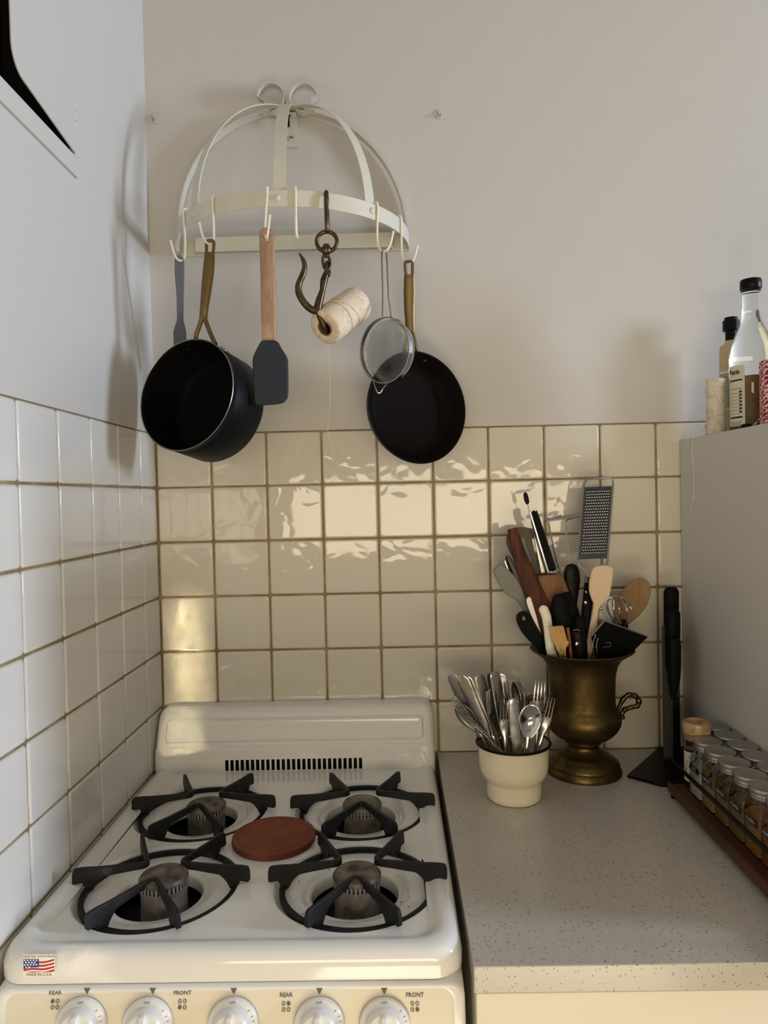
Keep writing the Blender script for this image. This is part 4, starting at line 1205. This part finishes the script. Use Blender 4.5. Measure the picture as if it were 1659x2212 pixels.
b = MB(); b.tube([at(1239, 1305, ym - .013), at(1240, 1318, ym - .014)], 0.0045, 10); b.tube([at(1240, 1316, ym - .014), at(1248, 1345, ym - .02), at(1252, 1430, ym - .03)], 0.0052, 10, mi=1); b.build('handle', [M['chrome'], M['copper']], o)
# thermometer / skewer with black tip
o = ut('skewer', 'thin steel skewer with a black tip standing above the tongs', 'skewer', 1140, 1200, uy + .03)
b = MB(); b.tube([at(1139, 1085, uy + .04), at(1148, 1130, uy + .035), at(1180, 1240, uy + .03), at(1225, 1430, uy + .01)], 0.0008, 6); b.build('rod', M['steel'], o)
b = MB(); b.tube([at(1134, 1063, uy + .04), at(1135, 1068, uy + .04), at(1137, 1078, uy + .04), at(1139, 1086, uy + .04), at(1140, 1090, uy + .04)], [0.0012, 0.0042, 0.0048, 0.0040, 0.0012], 10, flat=.5, nrm=(0, -1, 0)); b.build('tip', M['plastic'], o)
# tongs
o = ut('tongs', 'steel tongs with a long black grip pad pointing up and left', 'tongs', 1200, 1300, uy + .01)
yt_ = uy + 0.018
flat('arm', [(1143, 1106), (1159, 1100), (1202, 1240), (1244, 1436), (1230, 1436), (1184, 1245)], lambda x, y: yt_, 0.004, M['chrome'], o, bevel=0.001)
flat('arm', [(1146, 1120), (1150, 1104), (1180, 1200), (1215, 1400), (1200, 1404)], lambda x, y: yt_ + 0.012, 0.002, M['steel'], o, bevel=0.0005)
flat('grip', rnd([(1152, 1103), (1158, 1104), (1163, 1112), (1198, 1218), (1200, 1228), (1196, 1234), (1189, 1233), (1184, 1226), (1150, 1116), (1148, 1108)], 3), lambda x, y: yt_ - 0.003, 0.004, M['rubber'], o, bevel=0.0012)
# wooden scraper: dark handle, light head
o = ut('wooden_scraper', 'thick dark red wooden scraper with a paler square-cornered head', 'scraper', 1190, 1300, uy - .01)
yw = uy - 0.004
pts = [at(1106, 1142, yw), at(1112, 1165, yw), at(1124, 1205, yw), at(1142, 1250, yw), at(1166, 1305, yw), at(1200, 1400, yw - .005)]
b = MB(); b.tube(spl(pts, 4), [(r * .8, r) for r in lin([0.0085, 0.0108, 0.0135, 0.0155, 0.018, 0.019], 4)], 18, nrm=(0, -1, 0)); b.build('handle', M['walnut'], o)
flat('head', [(1160, 1243), (1214, 1239), (1222, 1262), (1236, 1300), (1236, 1400), (1190, 1400)], lambda x, y: yw + 0.004, 0.016, M['oak'], o, bevel=0.003)
# grey silicone spatula
o = ut('grey_spatula', 'grey silicone spatula leaning out at the far left of the urn', 'spatula', 1140, 1330, uy - .01)
yq = uy + 0.012
flat('head', rnd([(1081, 1215), (1088, 1221), (1100, 1232), (1118, 1252), (1130, 1278), (1146, 1318), (1156, 1345), (1140, 1345), (1126, 1312), (1112, 1294), (1094, 1284), (1078, 1262), (1067, 1240), (1065, 1231)], 3), lambda x, y: yq, 0.007, M['greysil'], o, bevel=0.002)
b = MB(); b.tube([at(1146, 1335, yq), at(1195, 1440, uy)], 0.0055, 10); b.build('handle', M['greysil'], o)
# polished steel handle
o = ut('steel_ladle', 'utensil with a curved stainless steel handle behind the grey spatula', 'ladle', 1150, 1330, uy)
yh = uy + 0.022
b = MB(); b.tube(spl([at(1094, 1200, yh), at(1096, 1208, yh), at(1108, 1235, yh), at(1126, 1280, yh), at(1148, 1330, yh - .005), at(1195, 1430, uy + .005)], 4), [(0.0035, r) for r in lin([0.004, 0.0095, 0.0112, 0.0105, 0.0095, 0.008], 4)], 14, nrm=(0.8, -1, 0)); b.build('handle', M['steel'], o)
# black handle with hanging hole
o = ut('black_handled_utensil', 'black plastic handle with a hanging hole at the left of the urn', 'utensil', 1150, 1370, uy - .02)
yk = uy - 0.028
flat('handle', rnd([(1122, 1325), (1134, 1322), (1146, 1328), (1154, 1342), (1172, 1375), (1196, 1415), (1214, 1440), (1196, 1444), (1160, 1402), (1132, 1372), (1119, 1348), (1117, 1334)], 3), lambda x, y: yk + (y - 1320) * .0001 + max(0, y - 1400) * .0004, 0.012, M['rubber'], o, bevel=0.0035, holes=[circ(1133, 1337, 4, 6.5, rot=-.5)])
# small metal spoon
o = ut('steel_spreader', 'small rounded steel blade between the black handle and the white one', 'spreader', 1150, 1330, uy - .01)
flat('blade', rnd([(1141, 1289), (1149, 1291), (1160, 1304), (1170, 1326), (1174, 1350), (1206, 1440), (1190, 1440), (1162, 1370), (1147, 1330), (1138, 1305), (1137, 1294)], 3), lambda x, y: uy - 0.012, 0.002, M['alu'], o, bevel=0.0006)
# white handle
o = ut('white_handled_knife', 'curved white plastic handle standing at the front of the urn', 'knife', 1180, 1400, uy - .04)
yy_ = uy - 0.038
b = MB(); b.tube(spl([at(1171, 1308, yy_), at(1173, 1314, yy_), at(1180, 1332, yy_), at(1184, 1358, yy_), at(1187, 1388, yy_), at(1192, 1412, yy_ + .004), at(1206, 1446, yy_ + .022)], 4), [(r * .6, r) for r in lin([0.003, 0.0085, 0.0088, 0.0082, 0.0082, 0.0086, 0.008], 4)], 14, nrm=(0, -1, 0)); b.build('handle', M['whiteplastic'], o)
# black spoons
o = ut('black_ladle', 'rounded black silicone spoon head in the middle of the urn', 'spoon', 1210, 1350, uy - .02)
yz = uy - 0.026
b = MB(); b.tube(spl([at(1206, 1283, yz), at(1207, 1287, yz), at(1210, 1300, yz), at(1213, 1330, yz), at(1216, 1360, yz), at(1220, 1375, yz), at(1226, 1440, yz + .01)], 4), [(r * .45, r) for r in lin([0.004, 0.011, 0.0165, 0.0185, 0.0155, 0.009, 0.006], 4)], 18, nrm=(0, -1, 0)); b.build('head', M['rubber'], o)
o = ut('black_turner', 'black silicone turner edge just behind the rounded black spoon head', 'turner', 1230, 1350, uy - .01)
b = MB(); yz2 = uy - 0.006
b.tube(spl([at(1216, 1279, yz2), at(1218, 1283, yz2), at(1226, 1300, yz2), at(1236, 1330, yz2), at(1242, 1370, yz2), at(1244, 1440, yz2)], 4), [(r * .4, r) for r in lin([0.004, 0.010, 0.0135, 0.014, 0.009, 0.006], 4)], 16, nrm=(0, -1, 0)); b.build('head', M['rubber'], o)
o = ut('black_spoon', 'black oval spoon head behind the masher wire', 'spoon', 1236, 1340, uy + .01)
b = MB(); ye = uy + 0.012
b.tube(spl([at(1235, 1218, ye), at(1235, 1222, ye), at(1235, 1236, ye), at(1236, 1256, ye), at(1238, 1285, ye), at(1240, 1315, ye), at(1244, 1430, ye - .01)], 4), [(r * .35, r) for r in lin([0.003, 0.010, 0.0148, 0.0150, 0.010, 0.0055, 0.005], 4)], 18, nrm=(0, -1, 0)); b.build('head', M['plastic'], o)
# black riveted handles
o = ut('riveted_knife', 'black knife handle with one steel rivet at the front of the urn', 'knife', 1250, 1400, uy - .045)
yr = uy - 0.040
b = MB(); b.tube(spl([at(1245, 1362, yr), at(1246, 1366, yr), at(1250, 1380, yr), at(1253, 1400, yr), at(1256, 1440, yr)], 4), [(r * .6, r) for r in lin([0.009, 0.0125, 0.0135, 0.0135, 0.012], 4)], 16, nrm=(0, -1, 0)); b.build('handle', M['plastic'], o)
b = MB(); b.lathe([(0.0032, 0), (0.003, 0.001), (0, 0.0013)], at(1246, 1391, yr - 0.0080), (0, -1, 0), n=14); b.build('rivet', M['chrome'], o)
b = MB(); b.tube(spl([at(1237, 1362, yr - .003), at(1246, 1360, yr - .004), at(1256, 1364, yr - .004), at(1263, 1371, yr - .003)], 4), 0.0006, 6); b.build('end_band', M['steel'], o)
o = ut('dark_handled_knife', 'blunt black handle just behind the riveted knife', 'knife', 1255, 1400, uy - .02)
b = MB(); b.tube([at(1254, 1330, uy - .024), at(1254, 1334, uy - .024), at(1254, 1360, uy - .024), at(1256, 1440, uy - .024)], [(0.004, 0.007), (0.006, 0.0105), (0.006, 0.0112), (0.006, 0.0105)], 14, nrm=(0, -1, 0)); b.build('handle', M['rubber'], o)
o = ut('thin_wooden_handle', 'thin reddish wooden stick right of the pastry brush', 'utensil', 1228, 1400, uy - .04)
b = MB(); b.tube([at(1226, 1356, uy - .041), at(1229, 1375, uy - .041), at(1236, 1440, uy - .038)], 0.0032, 10); b.build('handle', M['copper'], o)
# pastry brush
o = ut('pastry_brush', 'pale wooden pastry brush with cream bristles at the front of the urn', 'brush', 1213, 1410, uy - .055)
yp_ = uy - 0.056
flat('handle', rnd([(1196, 1387), (1226, 1384), (1227, 1392), (1222, 1402), (1224, 1420), (1232, 1446), (1216, 1448), (1208, 1416), (1202, 1402)], 3), lambda x, y: yp_ + max(0, y - 1404) * .0009, 0.008, M['brushwood'], o, bevel=0.002)
b = MB()
for i in range(20):
    for j in range(4):
        u = i / 19; x0 = 1196 + 30 * u; x1 = 1187 + 29 * u + random.uniform(-.6, .6); dy = (j - 1.5) * 0.0018
        b.tube([at(x0, 1389, yp_ + dy), at(x1, 1354 - u * 1.5 + random.uniform(-1.5, 1.5), yp_ + dy)], 0.0007, 4)
tag(b.build('bristles', M['brushwood'], o), kind='stuff')
# cream spatula
o = ut('cream_spatula', 'cream silicone spatula standing in front of the grater handle', 'spatula', 1290, 1340, uy)
yx = uy - 0.008
flat('head', rnd([(1283, 1224), (1300, 1221), (1316, 1222), (1324, 1229), (1323, 1250), (1316, 1288), (1312, 1296), (1299, 1307), (1293, 1320), (1288, 1360), (1278, 1430), (1262, 1430), (1270, 1370), (1281, 1310), (1278, 1296), (1273, 1280), (1272, 1262), (1277, 1234)], 3), lambda x, y: yx - (y - 1230) * .00005, 0.008, M['creamsil'], o, bevel=0.0025)
# wooden spoon
o = ut('wooden_spoon', 'flat oval wooden spoon leaning right out of the urn', 'spoon', 1340, 1330, uy + .02)
ys2 = uy + 0.035
flat('head', rnd([(1383, 1248), (1396, 1252), (1404, 1264), (1405, 1282), (1398, 1306), (1384, 1326), (1366, 1342), (1345, 1356), (1326, 1360), (1318, 1345), (1322, 1318), (1334, 1292), (1352, 1266), (1368, 1252)], 3), lambda x, y: ys2, 0.005, M['spoonwood'], o, bevel=0.0018)
b = MB(); b.tube([at(1338, 1340, ys2), at(1280, 1440, uy + .01)], 0.0055, 10); b.build('handle', M['spoonwood'], o)
# steel slotted spoon behind the whisk
o = ut('steel_skimmer', 'bright steel skimmer head half hidden behind the whisk', 'skimmer', 1310, 1330, uy + .02)
flat('head', rnd([(1300, 1300), (1318, 1288), (1328, 1300), (1324, 1340), (1310, 1375), (1294, 1372), (1292, 1335)], 3), lambda x, y: uy + 0.022, 0.0015, mat('bright_steel', (0.42, 0.42, 0.41, 1), 0.35, metal=0.8), o, bevel=0.0004)
b = MB(); b.lathe([(0.0028, 0), (0.0022, 0.0015), (0, 0.002)], at(1299, 1315, uy + .02), (0, -1, 0), n=12); b.build('rivet', M['chrome'], o)
b = MB(); b.tube([at(1300, 1368, uy + .02), at(1285, 1440, uy + .01)], 0.003, 8); b.build('handle', M['steel'], o)
# whisk
o = ut('balloon_whisk', 'small wire whisk lying in front of the wooden spoon', 'whisk', 1340, 1360, uy - .01)
yw2 = uy - 0.004
base_w = at(1346, 1352, yw2); tipw = at(1340, 1288, yw2)
b = MB()
for k in range(6):
    a = PI * k / 6 + 0.2; sd = RT * math.cos(a) + Vector((0, 1, 0)) * math.sin(a)
    pts = []
    for i in range(25):
        t = PI * i / 24
        pts.append(base_w + (tipw - base_w) * 1.0 * math.sin(t) * (1 if True else 0) + RT * (-0.006) * math.sin(t) + sd * (0.040 * math.cos(t) * (math.sin(t) ** 0.55 if 0 < i < 24 else 0.02)))
    b.tube(pts, 0.0007, 6)
b.build('wires', M['steel'], o)
b = MB(); b.tube([at(1347, 1338, yw2), at(1350, 1350, yw2), at(1345, 1380, yw2), at(1310, 1440, uy)], [0.003, 0.0062, 0.0068, 0.006], 12); b.build('handle', M['plastic'], o)
# black funnel-like scoop
o = ut('black_scoop', 'black square plastic scoop with a sharp corner at the right of the urn', 'scoop', 1340, 1400, uy - .02)
yf_ = uy - 0.030
pf_ = [at(1305, 1342, yf_ - .01), at(1399, 1376, yf_ + .01), at(1366, 1408, yf_ + .01), at(1340, 1428, yf_), at(1290, 1432, yf_ - .012), at(1277, 1374, yf_ - .012)]
b = MB(); n0 = Vector((0, 0.018, 0)); inner = [p * 1.0 for p in pf_]
b.prism(pf_, (0, 0.0025, 0)); b.build('plate', mat('glossy_black_plastic', (0.003, 0.003, 0.003, 1), 0.3, spec=0.15), o, bevel=0.0006)
b = MB(); b.tube([at(1305, 1341, yf_ - .01), at(1399, 1375, yf_ + .01), at(1368, 1408, yf_ + .01), at(1346, 1422, yf_)], 0.0015, 6); b.tube([at(1305, 1341, yf_ - .01), at(1277, 1374, yf_ - .012)], 0.0015, 6); b.build('edge', M['steel_dull'], o)
b = MB(); b.tube([at(1308, 1388, yf_ - .015), at(1319, 1388, yf_ - .015), at(1320, 1390, yf_ - .015), at(1317, 1397, yf_ - .015), at(1303, 1398, yf_ - .015)], 0.0005, 6); b.build('emblem_wire', M['steel'], o)
# small wire peeler
o = ut('peeler', 'small steel peeler between the cream spatula and the black scoop', 'peeler', 1282, 1410, uy - .05)
b = MB(); yo = uy - 0.050
b.tube(spl([at(1287, 1370, yo), at(1281, 1390, yo), at(1281, 1405, yo), at(1276, 1424, yo + .004)], 4), 0.0009, 6); b.tube(spl([at(1292, 1378, yo), at(1288, 1396, yo), at(1290, 1412, yo), at(1284, 1428, yo + .004)], 4), 0.0009, 6)
b.build('wire', M['chrome'], o)

# ------------------------------------------------------------------ knife stand with three knives
ks = thing('knife_stand', 'black knife stand with a triangular base in the corner by the white cabinet', 'knife stand', (0.97, -0.10, 0.918))
b = MB(); b.prism([(0.889, -0.146, 0.9205), (0.998, -0.006, 0.9205), (1.044, -0.006, 0.9205), (1.040, -0.200, 0.9205), (0.955, -0.192, 0.9205), (0.935, -0.190, 0.9205)], (0, 0, 0.005)); b.build('base_plate', M['plastic'], ks, bevel=0.0006)
b = MB(); b.prism([(0.983, -0.070, 1.05), (0.996, -0.080, 1.05), (1.036, -0.020, 1.05), (1.022, -0.010, 1.05)], (0, 0, 0.254)); b.build('upright_board', mat('dark_board', (0.05, 0.045, 0.04, 1), 0.5), ks, bevel=0.001)
for px, y0, y1, Y, w_, lab in ((1450, 1268, 1420, -0.055, 33, 'rearmost and tallest black-handled knife on the knife stand'), (1453, 1315, 1470, -0.085, 33, 'middle black-handled knife on the knife stand'), (1457, 1379, 1510, -0.110, 29, 'lowest black-handled knife at the front of the knife stand')):
    o = thing('kitchen_knife', lab, 'knife', at(px, y1, Y), 'black-handled knives on the stand')
    ln = [(px, y0, .5), (px, y0 + 4, .8), (px, y0 + 14, 1), (px, y0 + 60, .98), (px - 1, y1 - 40, .9), (px - 2, y1 - 12, .55), (px, y1, .5)]
    rr_ = (at(px + w_ / 2, y0, Y) - at(px - w_ / 2, y0, Y)).length / 2
    b = MB(); b.tube(spl([at(x, y, Y) for x, y, s_ in ln], 4), [(r * .7, r) for r in lin([rr_ * s_ for x, y, s_ in ln], 4)], 16, nrm=(0, -1, 0)); b.build('handle', M['rubber'], o)
    p0 = at(px, y1 - 4, Y); b = MB(); b.loft([[Vector((p0.x + dx, Y + dy, z)) for dx, dy in ((-0.004, -.001), (0.009, -.0005), (0.009, .0005), (-0.004, .001))] for z in (0.93, p0.z)]); b.build('blade', M['steel_dull'] if px != 1457 else mat('black_blade', (0.01, 0.01, 0.01, 1), 0.3, metal=.5), o, smooth=0)

# ------------------------------------------------------------------ spice rack and jars
sr_ = thing('spice_tray', 'dark wooden spice tray with a black rail along the white cabinet', 'tray', (0.99, -0.45, 0.918))
TX0, TX1, TY0, TY1 = 0.9325, 1.0465, -0.84, -0.222
b = MB(); b.box((TX0, TY0, 0.926), (TX1, TY1, 0.937)); b.build('base_board', M['tray'], sr_, bevel=0.001)
b = MB(); b.box((TX0, TY0, 0.9372), (TX0 + 0.006, TY1, 0.9415)); b.build('edge_strip', M['tray'], sr_, bevel=0.001)
for y in (TY1 - 0.012, TY0 + 0.012):
    for x in (TX0 + 0.008, TX1 - 0.008):
        b = MB(); b.lathe([(0.006, 0.918), (0.0065, 0.926)], (x, y, 0), n=14, cap0=True, cap1=True); b.build('foot', M['plastic'], sr_)
b = MB(); b.box((TX0 + 0.0015, TY0, 0.9785), (TX0 + 0.0045, TY1 - 0.001, 0.9855)); b.build('rail', M['plastic'], sr_, bevel=0.0005)
for y in (TY1 - 0.004, -0.64, TY0 + 0.004):
    b = MB(); b.box((TX0 + 0.0018, y - 0.003, 0.9375), (TX0 + 0.0042, y, 0.9785)); b.build('rail_post', M['plastic'], sr_)


def jar(cx, cy, fill, colr, word, lab, parts=True):
    z0 = 0.9373
    o = thing('spice_jar', lab, 'jar', (cx, cy, z0), 'square glass spice jars on the tray')
    H = 0.070; W_ = 0.0215
    b = MB(); rs = []
    for z, w_, r in ((0, W_ - .001, .003), (0.002, W_, .004), (H - .010, W_, .004), (H - .004, W_ - .002, .006), (H, 0.0185, 0.0150), (H + .006, 0.0180, 0.0178)):
        rs.append([(cx + x, cy + y, z0 + z) for x, y in rrect(-w_, w_, -w_, w_, r, 4)])
    b.loft(rs); b.build('glass', M['glass'], o, smooth=50)
    b = MB(); rs = []
    wi = W_ - 0.0018
    for z in (0.003, 0.003 + (H - 0.014) * fill): rs.append([(cx + x, cy + y, z0 + z + (0.002 * x / wi if z > .01 else 0)) for x, y in rrect(-wi, wi, -wi, wi, .004, 4)])
    b.loft(rs); b.build('spice', mat('spice_powder', colr, 0.9, bump=0.0008, bscale=150, var=.4, vscale=60), o, smooth=30)
    b = MB(); zl = z0 + H + 0.0075
    pf_ = [(0.0205, 0), (0.0212, 0.0008), (0.0212, 0.0025), (0.0206, 0.0032), (0.0206, 0.0042), (0.0213, 0.005), (0.0213, 0.0065), (0.0208, 0.0073), (0.0208, 0.0082), (0.0226, 0.0092), (0.0229, 0.0100), (0.0229, 0.0138), (0.0222, 0.0150), (0.0210, 0.0152), (0.020, 0.0148), (0, 0.0148)]
    b.lathe(pf_, (cx, cy, zl), n=40); b.build('lid', M['alu'], o)
    if word:
        b = MB(); zt = z0 + 0.046; xf = cx - W_ - 0.0003
        b.box((xf - 0.0004, cy - 0.017, zt - 0.0048), (xf, cy + 0.017, zt + 0.0048)); tp = b.build('label_tape', M['dymo'], o, smooth=0)
        text('lettering', word, 0.0074, (xf - 0.0006, cy, zt), (0, -1, 0), (0, 0, 1), M['dymotext'], tp)


JX0, JX1 = 0.9775, 1.0235
cols_ = [((0.72, 0.70, 0.66, 1), .78, 'SALT', 'spice jar of white salt, first with a silver lid behind the grinder'), (srgb(188, 164, 112), .62, 'GARLIC', 'spice jar labelled GARLIC in the front row'), (srgb(158, 128, 88), .66, 'ONION', 'front-row spice jar of tan powder just after the GARLIC jar'),
         (srgb(150, 122, 78), .85, 'CUMIN', 'front-row spice jar of tan powder, fourth from the back'), (srgb(176, 124, 52), .9, 'CURRY', 'golden brown spice jar at the right edge of the picture'), (srgb(150, 90, 50), .8, 'PAPRIKA', 'front-row spice jar beyond the golden brown one')]
for k, (c, f_, wd, lab) in enumerate(cols_): jar(JX0, -0.2775 - 0.0462 * k, f_, c, wd, lab)
back = ['back-row silver-lidded jar farthest from the viewer, behind the grinder', 'second back-row silver-lidded jar beside the white cabinet', 'third back-row silver-lidded jar beside the white cabinet', 'fourth back-row silver-lidded jar beside the white cabinet', 'back-row silver-lidded jar cut off by the right edge of the picture']
for k, lab in enumerate(back): jar(JX1, -0.2015 - 0.047 * k - 0.004, .7, random.choice([srgb(90, 60, 36), srgb(70, 74, 44), srgb(120, 80, 40)]), None, lab)
# grinder
gc = Vector((0.980, -0.2305, 0.9373))
gr_ = thing('pepper_grinder', 'printed glass pepper grinder with a shrink-wrapped brown top', 'grinder', gc)
b = MB(); b.lathe([(0, 0), (0.017, 0), (0.0195, 0.003), (0.0200, 0.010), (0.0200, 0.062), (0.0185, 0.072), (0.0180, 0.078)], gc, n=40, cap1=True); b.build('glass_bottle', M['glass'], gr_)
b = MB(); b.lathe([(0, 0.003), (0.0180, 0.003), (0.0182, 0.055), (0, 0.055)], gc, n=30); b.build('peppercorns', mat('pepper', (0.02, 0.015, 0.012, 1), .7, bump=.002, bscale=300), gr_)
b = MB(); b.lathe([(0.0203, 0.010), (0.0203, 0.060)], gc, n=40); sl_ = b.build('sleeve_label', M['label'], gr_)
b = MB()
random.seed(3)
for k in range(16):
    a = random.uniform(PI * .85, PI * 1.55); z = random.uniform(0.036, 0.058); d = Vector((math.cos(a), math.sin(a), 0)); p = gc + d * 0.0204 + Vector((0, 0, z))
    b.lathe([(random.uniform(.0007, .0012), 0), (0, 0.0002)], p, d, n=6)
b.build('printed_dots', M['rust'], sl_, smooth=0)
b = MB()
for a_, z, sx_, sz_, mi in ((3.55, 0.018, .0022, .0045, 0), (3.85, 0.0145, .0028, .004, 0), (3.35, 0.030, .002, .003, 0), (3.75, 0.036, .003, .0018, 1), (4.3, .046, .0026, .004, 0)):
    d = Vector((math.cos(a_), math.sin(a_), 0)); t_ = Vector((-d.y, d.x, 0)); p = gc + d * 0.0206 + Vector((0, 0, z))
    b.prism([p + t_ * sx_ * math.cos(q_) * (1 if math.cos(q_) > 0 else .7) + Vector((0, 0, sz_ * math.sin(q_))) for q_ in [2 * PI * i / 12 for i in range(12)]], d * 0.0004, mi)
b.build('printed_leaves', [M['green'], M['red']], sl_, smooth=0)
b = MB(); b.lathe([(0.0180, 0.078), (0.0195, 0.080), (0.0195, 0.088), (0.0222, 0.090), (0.0228, 0.094), (0.0228, 0.104), (0.0215, 0.108), (0.0195, 0.109), (0.018, 0.106), (0, 0.105)], gc, n=40, cap0=True); b.build('cap', mat('brown_wrapped_top', srgb(150, 108, 70), .25, var=.8, vscale=60, vcol=srgb(196, 170, 136)), gr_)

# ------------------------------------------------------------------ things on top of the white cabinet
TZC = BZ + 0.0003
c = Vector((1.0775, -0.10, TZC))
o = thing('white_twine_cone', 'sparkly off-white yarn cone standing on the white cabinet', 'yarn', c)
b = MB(); pf_ = [(0.006, 0.001)]
for i in range(36): pf_.append((0.0172 + 0.0007 * math.sin(i * 2.1) - 0.0016 * i / 35 + (0.0 if 0 < i < 35 else -0.002), 0.001 + 0.1035 * i / 35))
pf_.append((0.006, 0.104)); b.lathe(pf_, c, n=32, cap0=True, cap1=True); b.build('winding', M['yarn'], o)
b = MB()
for k in range(10):
    ph = k * 0.9; b.tube([c + Vector((0.0182 * math.cos(ph + t / 8), 0.0182 * math.sin(ph + t / 8), 0.008 + 0.009 * k + 0.020 * math.sin(t / 12 * PI) * (1 if k % 2 else -.4))) for t in range(20)], 0.0007, 5)
b.build('loose_strand', M['yarn'], o)
b = MB(); xf = BX - 0.0012
d0 = c + Vector((-0.0175, -0.005, 0.035))
pp = [d0, Vector((1.058, -0.09, TZC + 0.012)), Vector((xf + 0.001, -0.07, TZC + 0.001)), Vector((xf, -0.066, TZC - 0.03)), Vector((xf, -0.072, TZC - 0.075)), Vector((xf, -0.070, TZC - 0.11)), Vector((xf - .001, -0.055, TZC - 0.145))]
b.tube(spl(pp, 6), 0.0009, 6); b.build('hanging_end', M['yarn'], o)

c = Vector((1.127, -0.135, TZC))
o = thing('glass_bottle', 'clear glass bottle with black cap and white labels on the cabinet', 'bottle', c)
Rb_ = 0.037
b = MB(); b.lathe([(0, 0.001), (0.034, 0.001), (Rb_, 0.005), (Rb_, 0.135), (0.0345, 0.155), (0.028, 0.175), (0.0205, 0.192), (0.0160, 0.208), (0.0148, 0.225), (0.0148, 0.252), (0.0165, 0.254), (0.0165, 0.257)], c, n=48, cap1=True)
b.build('glass', M['glass'], o)
b = MB(); b.lathe([(0, 0.004), (0.0345, 0.004), (0.0350, 0.100), (0, 0.100)], c, n=40); b.build('liquid', M['liquid'], o)
b = MB(); b.lathe([(0.0172, 0.257), (0.0180, 0.258), (0.0180, 0.272), (0.0172, 0.2745), (0, 0.2745)], c, n=40, cap0=True); b.build('cap', M['plastic'], o)


def curvelabel(a0, a1, z0, z1, r, parent, name='label', m=None, r2=0.004):
    bb_ = MB(); n = 14; cols2 = []
    for i in range(n + 1):
        a = a0 + (a1 - a0) * i / n; e = min(i, n - i) / n * abs(a1 - a0) * r
        ins = 0 if e > r2 else r2 - math.sqrt(max(0, r2 * r2 - (r2 - e) ** 2))
        cols2.append([c + Vector((r * math.cos(a), r * math.sin(a), z)) for z in (z0 + ins, z1 - ins)])
    bb_.loft(cols2, closed=False, cap0=False, cap1=False)
    return bb_.build(name, m or M['label'], parent, smooth=60)


view_a = math.atan2(CP.y - c.y, CP.x - c.x)
l1 = curvelabel(view_a - 1.30, view_a - 0.30, 0.012, 0.120, Rb_ + 0.0004, o)
l2 = curvelabel(view_a + 0.32, view_a + 1.30, 0.012, 0.120, Rb_ + 0.0004, o)


def pr_lines(parent, a0, a1, rows, r=Rb_ + 0.0007, name='print_lines'):
    bb_ = MB()
    for z, h_, u0, u1 in rows:
        cs = []
        for i in range(7):
            a = a0 + (a1 - a0) * (u0 + (u1 - u0) * i / 6); cs.append([c + Vector((r * math.cos(a), r * math.sin(a), zz_)) for zz_ in (z, z + h_)])
        bb_.loft(cs, closed=False, cap0=False, cap1=False)
    return bb_.build(name, M['print'], parent, smooth=0)


rows = [(0.092, 0.0028, 0, 1), (0.078, 0.0008, 0, 1), (0.026, 0.003, 0.05, 1), (0.019, 0.0006, 0, 1)]
rows += [(0.034 + 0.006 * k, 0.0005, 0.05, 1) for k in range(7)]
rows += [(0.0355 + 0.006 * k, 0.003, 0.8, 0.98) for k in range(7)]
rows += [(0.0145 + .0022 * k, 0.0006, .1, .9) for k in range(2)]
pr_lines(l1, view_a - 1.20, view_a - 0.42, rows)
aa = view_a - 0.80; dr_ = Vector((math.cos(aa), math.sin(aa), 0)); text('lettering', 'Facts', 0.0115, c + dr_ * (Rb_ + 0.0018) + Vector((0, 0, 0.108)), Vector((-dr_.y, dr_.x, 0)), (0, 0, 1), M['print'], l1, bold=0.0003)
rows = [(0.113 - 0.0042 * k, random.choice([0.0009, 0.0018, 0.0026]), 0.22, 0.85) for k in range(12)] + [(0.035, 0.004, .3, .8), (0.048, 0.004, .3, .8)]
pr_lines(l2, view_a + 0.34, view_a + 1.30, rows, name='barcode')
# cream bottle behind with black pump top
c = Vector((1.131, -0.050, TZC))
o = thing('cream_bottle', 'cream squeeze bottle with black top behind the glass bottle', 'bottle', c)
b = MB(); b.lathe([(0, 0.0005), (0.0205, 0.0005), (0.0215, 0.004), (0.0215, 0.150), (0.0205, 0.1735), (0.012, 0.180), (0.0105, 0.184)], c, n=36, cap1=True); b.build('body', M['kraft'], o)
b = MB(); b.lathe([(0.0105, 0.178), (0.0105, 0.202), (0.0150, 0.203), (0.0150, 0.222), (0.0120, 0.2225), (0.0120, 0.228), (0, 0.2285)], c, n=28, cap0=True); b.build('cap', M['plastic'], o)
va2 = math.atan2(CP.y - c.y, CP.x - c.x)
lb_ = curvelabel(va2 - 1.5, va2 + 0.7, 0.05, 0.125, 0.0219, o, m=M['label'])
pr_lines(lb_, va2 - 1.45, va2 + 0.65, [(0.056 + 0.0036 * k, 0.0014, 0.05 + 0.05 * random.random(), 0.95 - .2 * random.random()) for k in range(18)], r=0.0222)
# red and white twine
c = Vector((1.122, -0.225, TZC))
o = thing('red_twine_spool', 'red and white striped twine spool at the right edge of the picture', 'twine', c)
b = MB(); b.lathe([(0.008, 0.001), (0.0235, 0.001)] + [(0.0245 + 0.0006 * math.sin(i * 2.3), 0.003 + 0.109 * i / 30) for i in range(31)] + [(0.0225, 0.114), (0.008, 0.114)], c, n=40, cap0=True, cap1=True); b.build('winding', M['redtwine'], o)
b = MB(); b.tube(spl([c + Vector((-0.022, -0.012, 0.035)), c + Vector((-0.032, -0.010, 0.018)), c + Vector((-0.041, -0.004, 0.0035)), c + Vector((-0.034, 0.004, 0.0015)), c + Vector((-0.024, 0.000, 0.006))], 8), 0.0008, 6); b.build('loose_end', M['redtwine'], o)
# small dark knob-like lid lying by the bottle
p = Vector((1.090, -0.190, TZC))
o = MB().lathe([(0, 0.0005), (0.010, 0.0005), (0.011, 0.004), (0.009, 0.011), (0, 0.013)], p, n=24).build('bottle_stopper', M['plastic']); tag(o, 'small dark stopper lying under the striped twine loop', 'stopper')
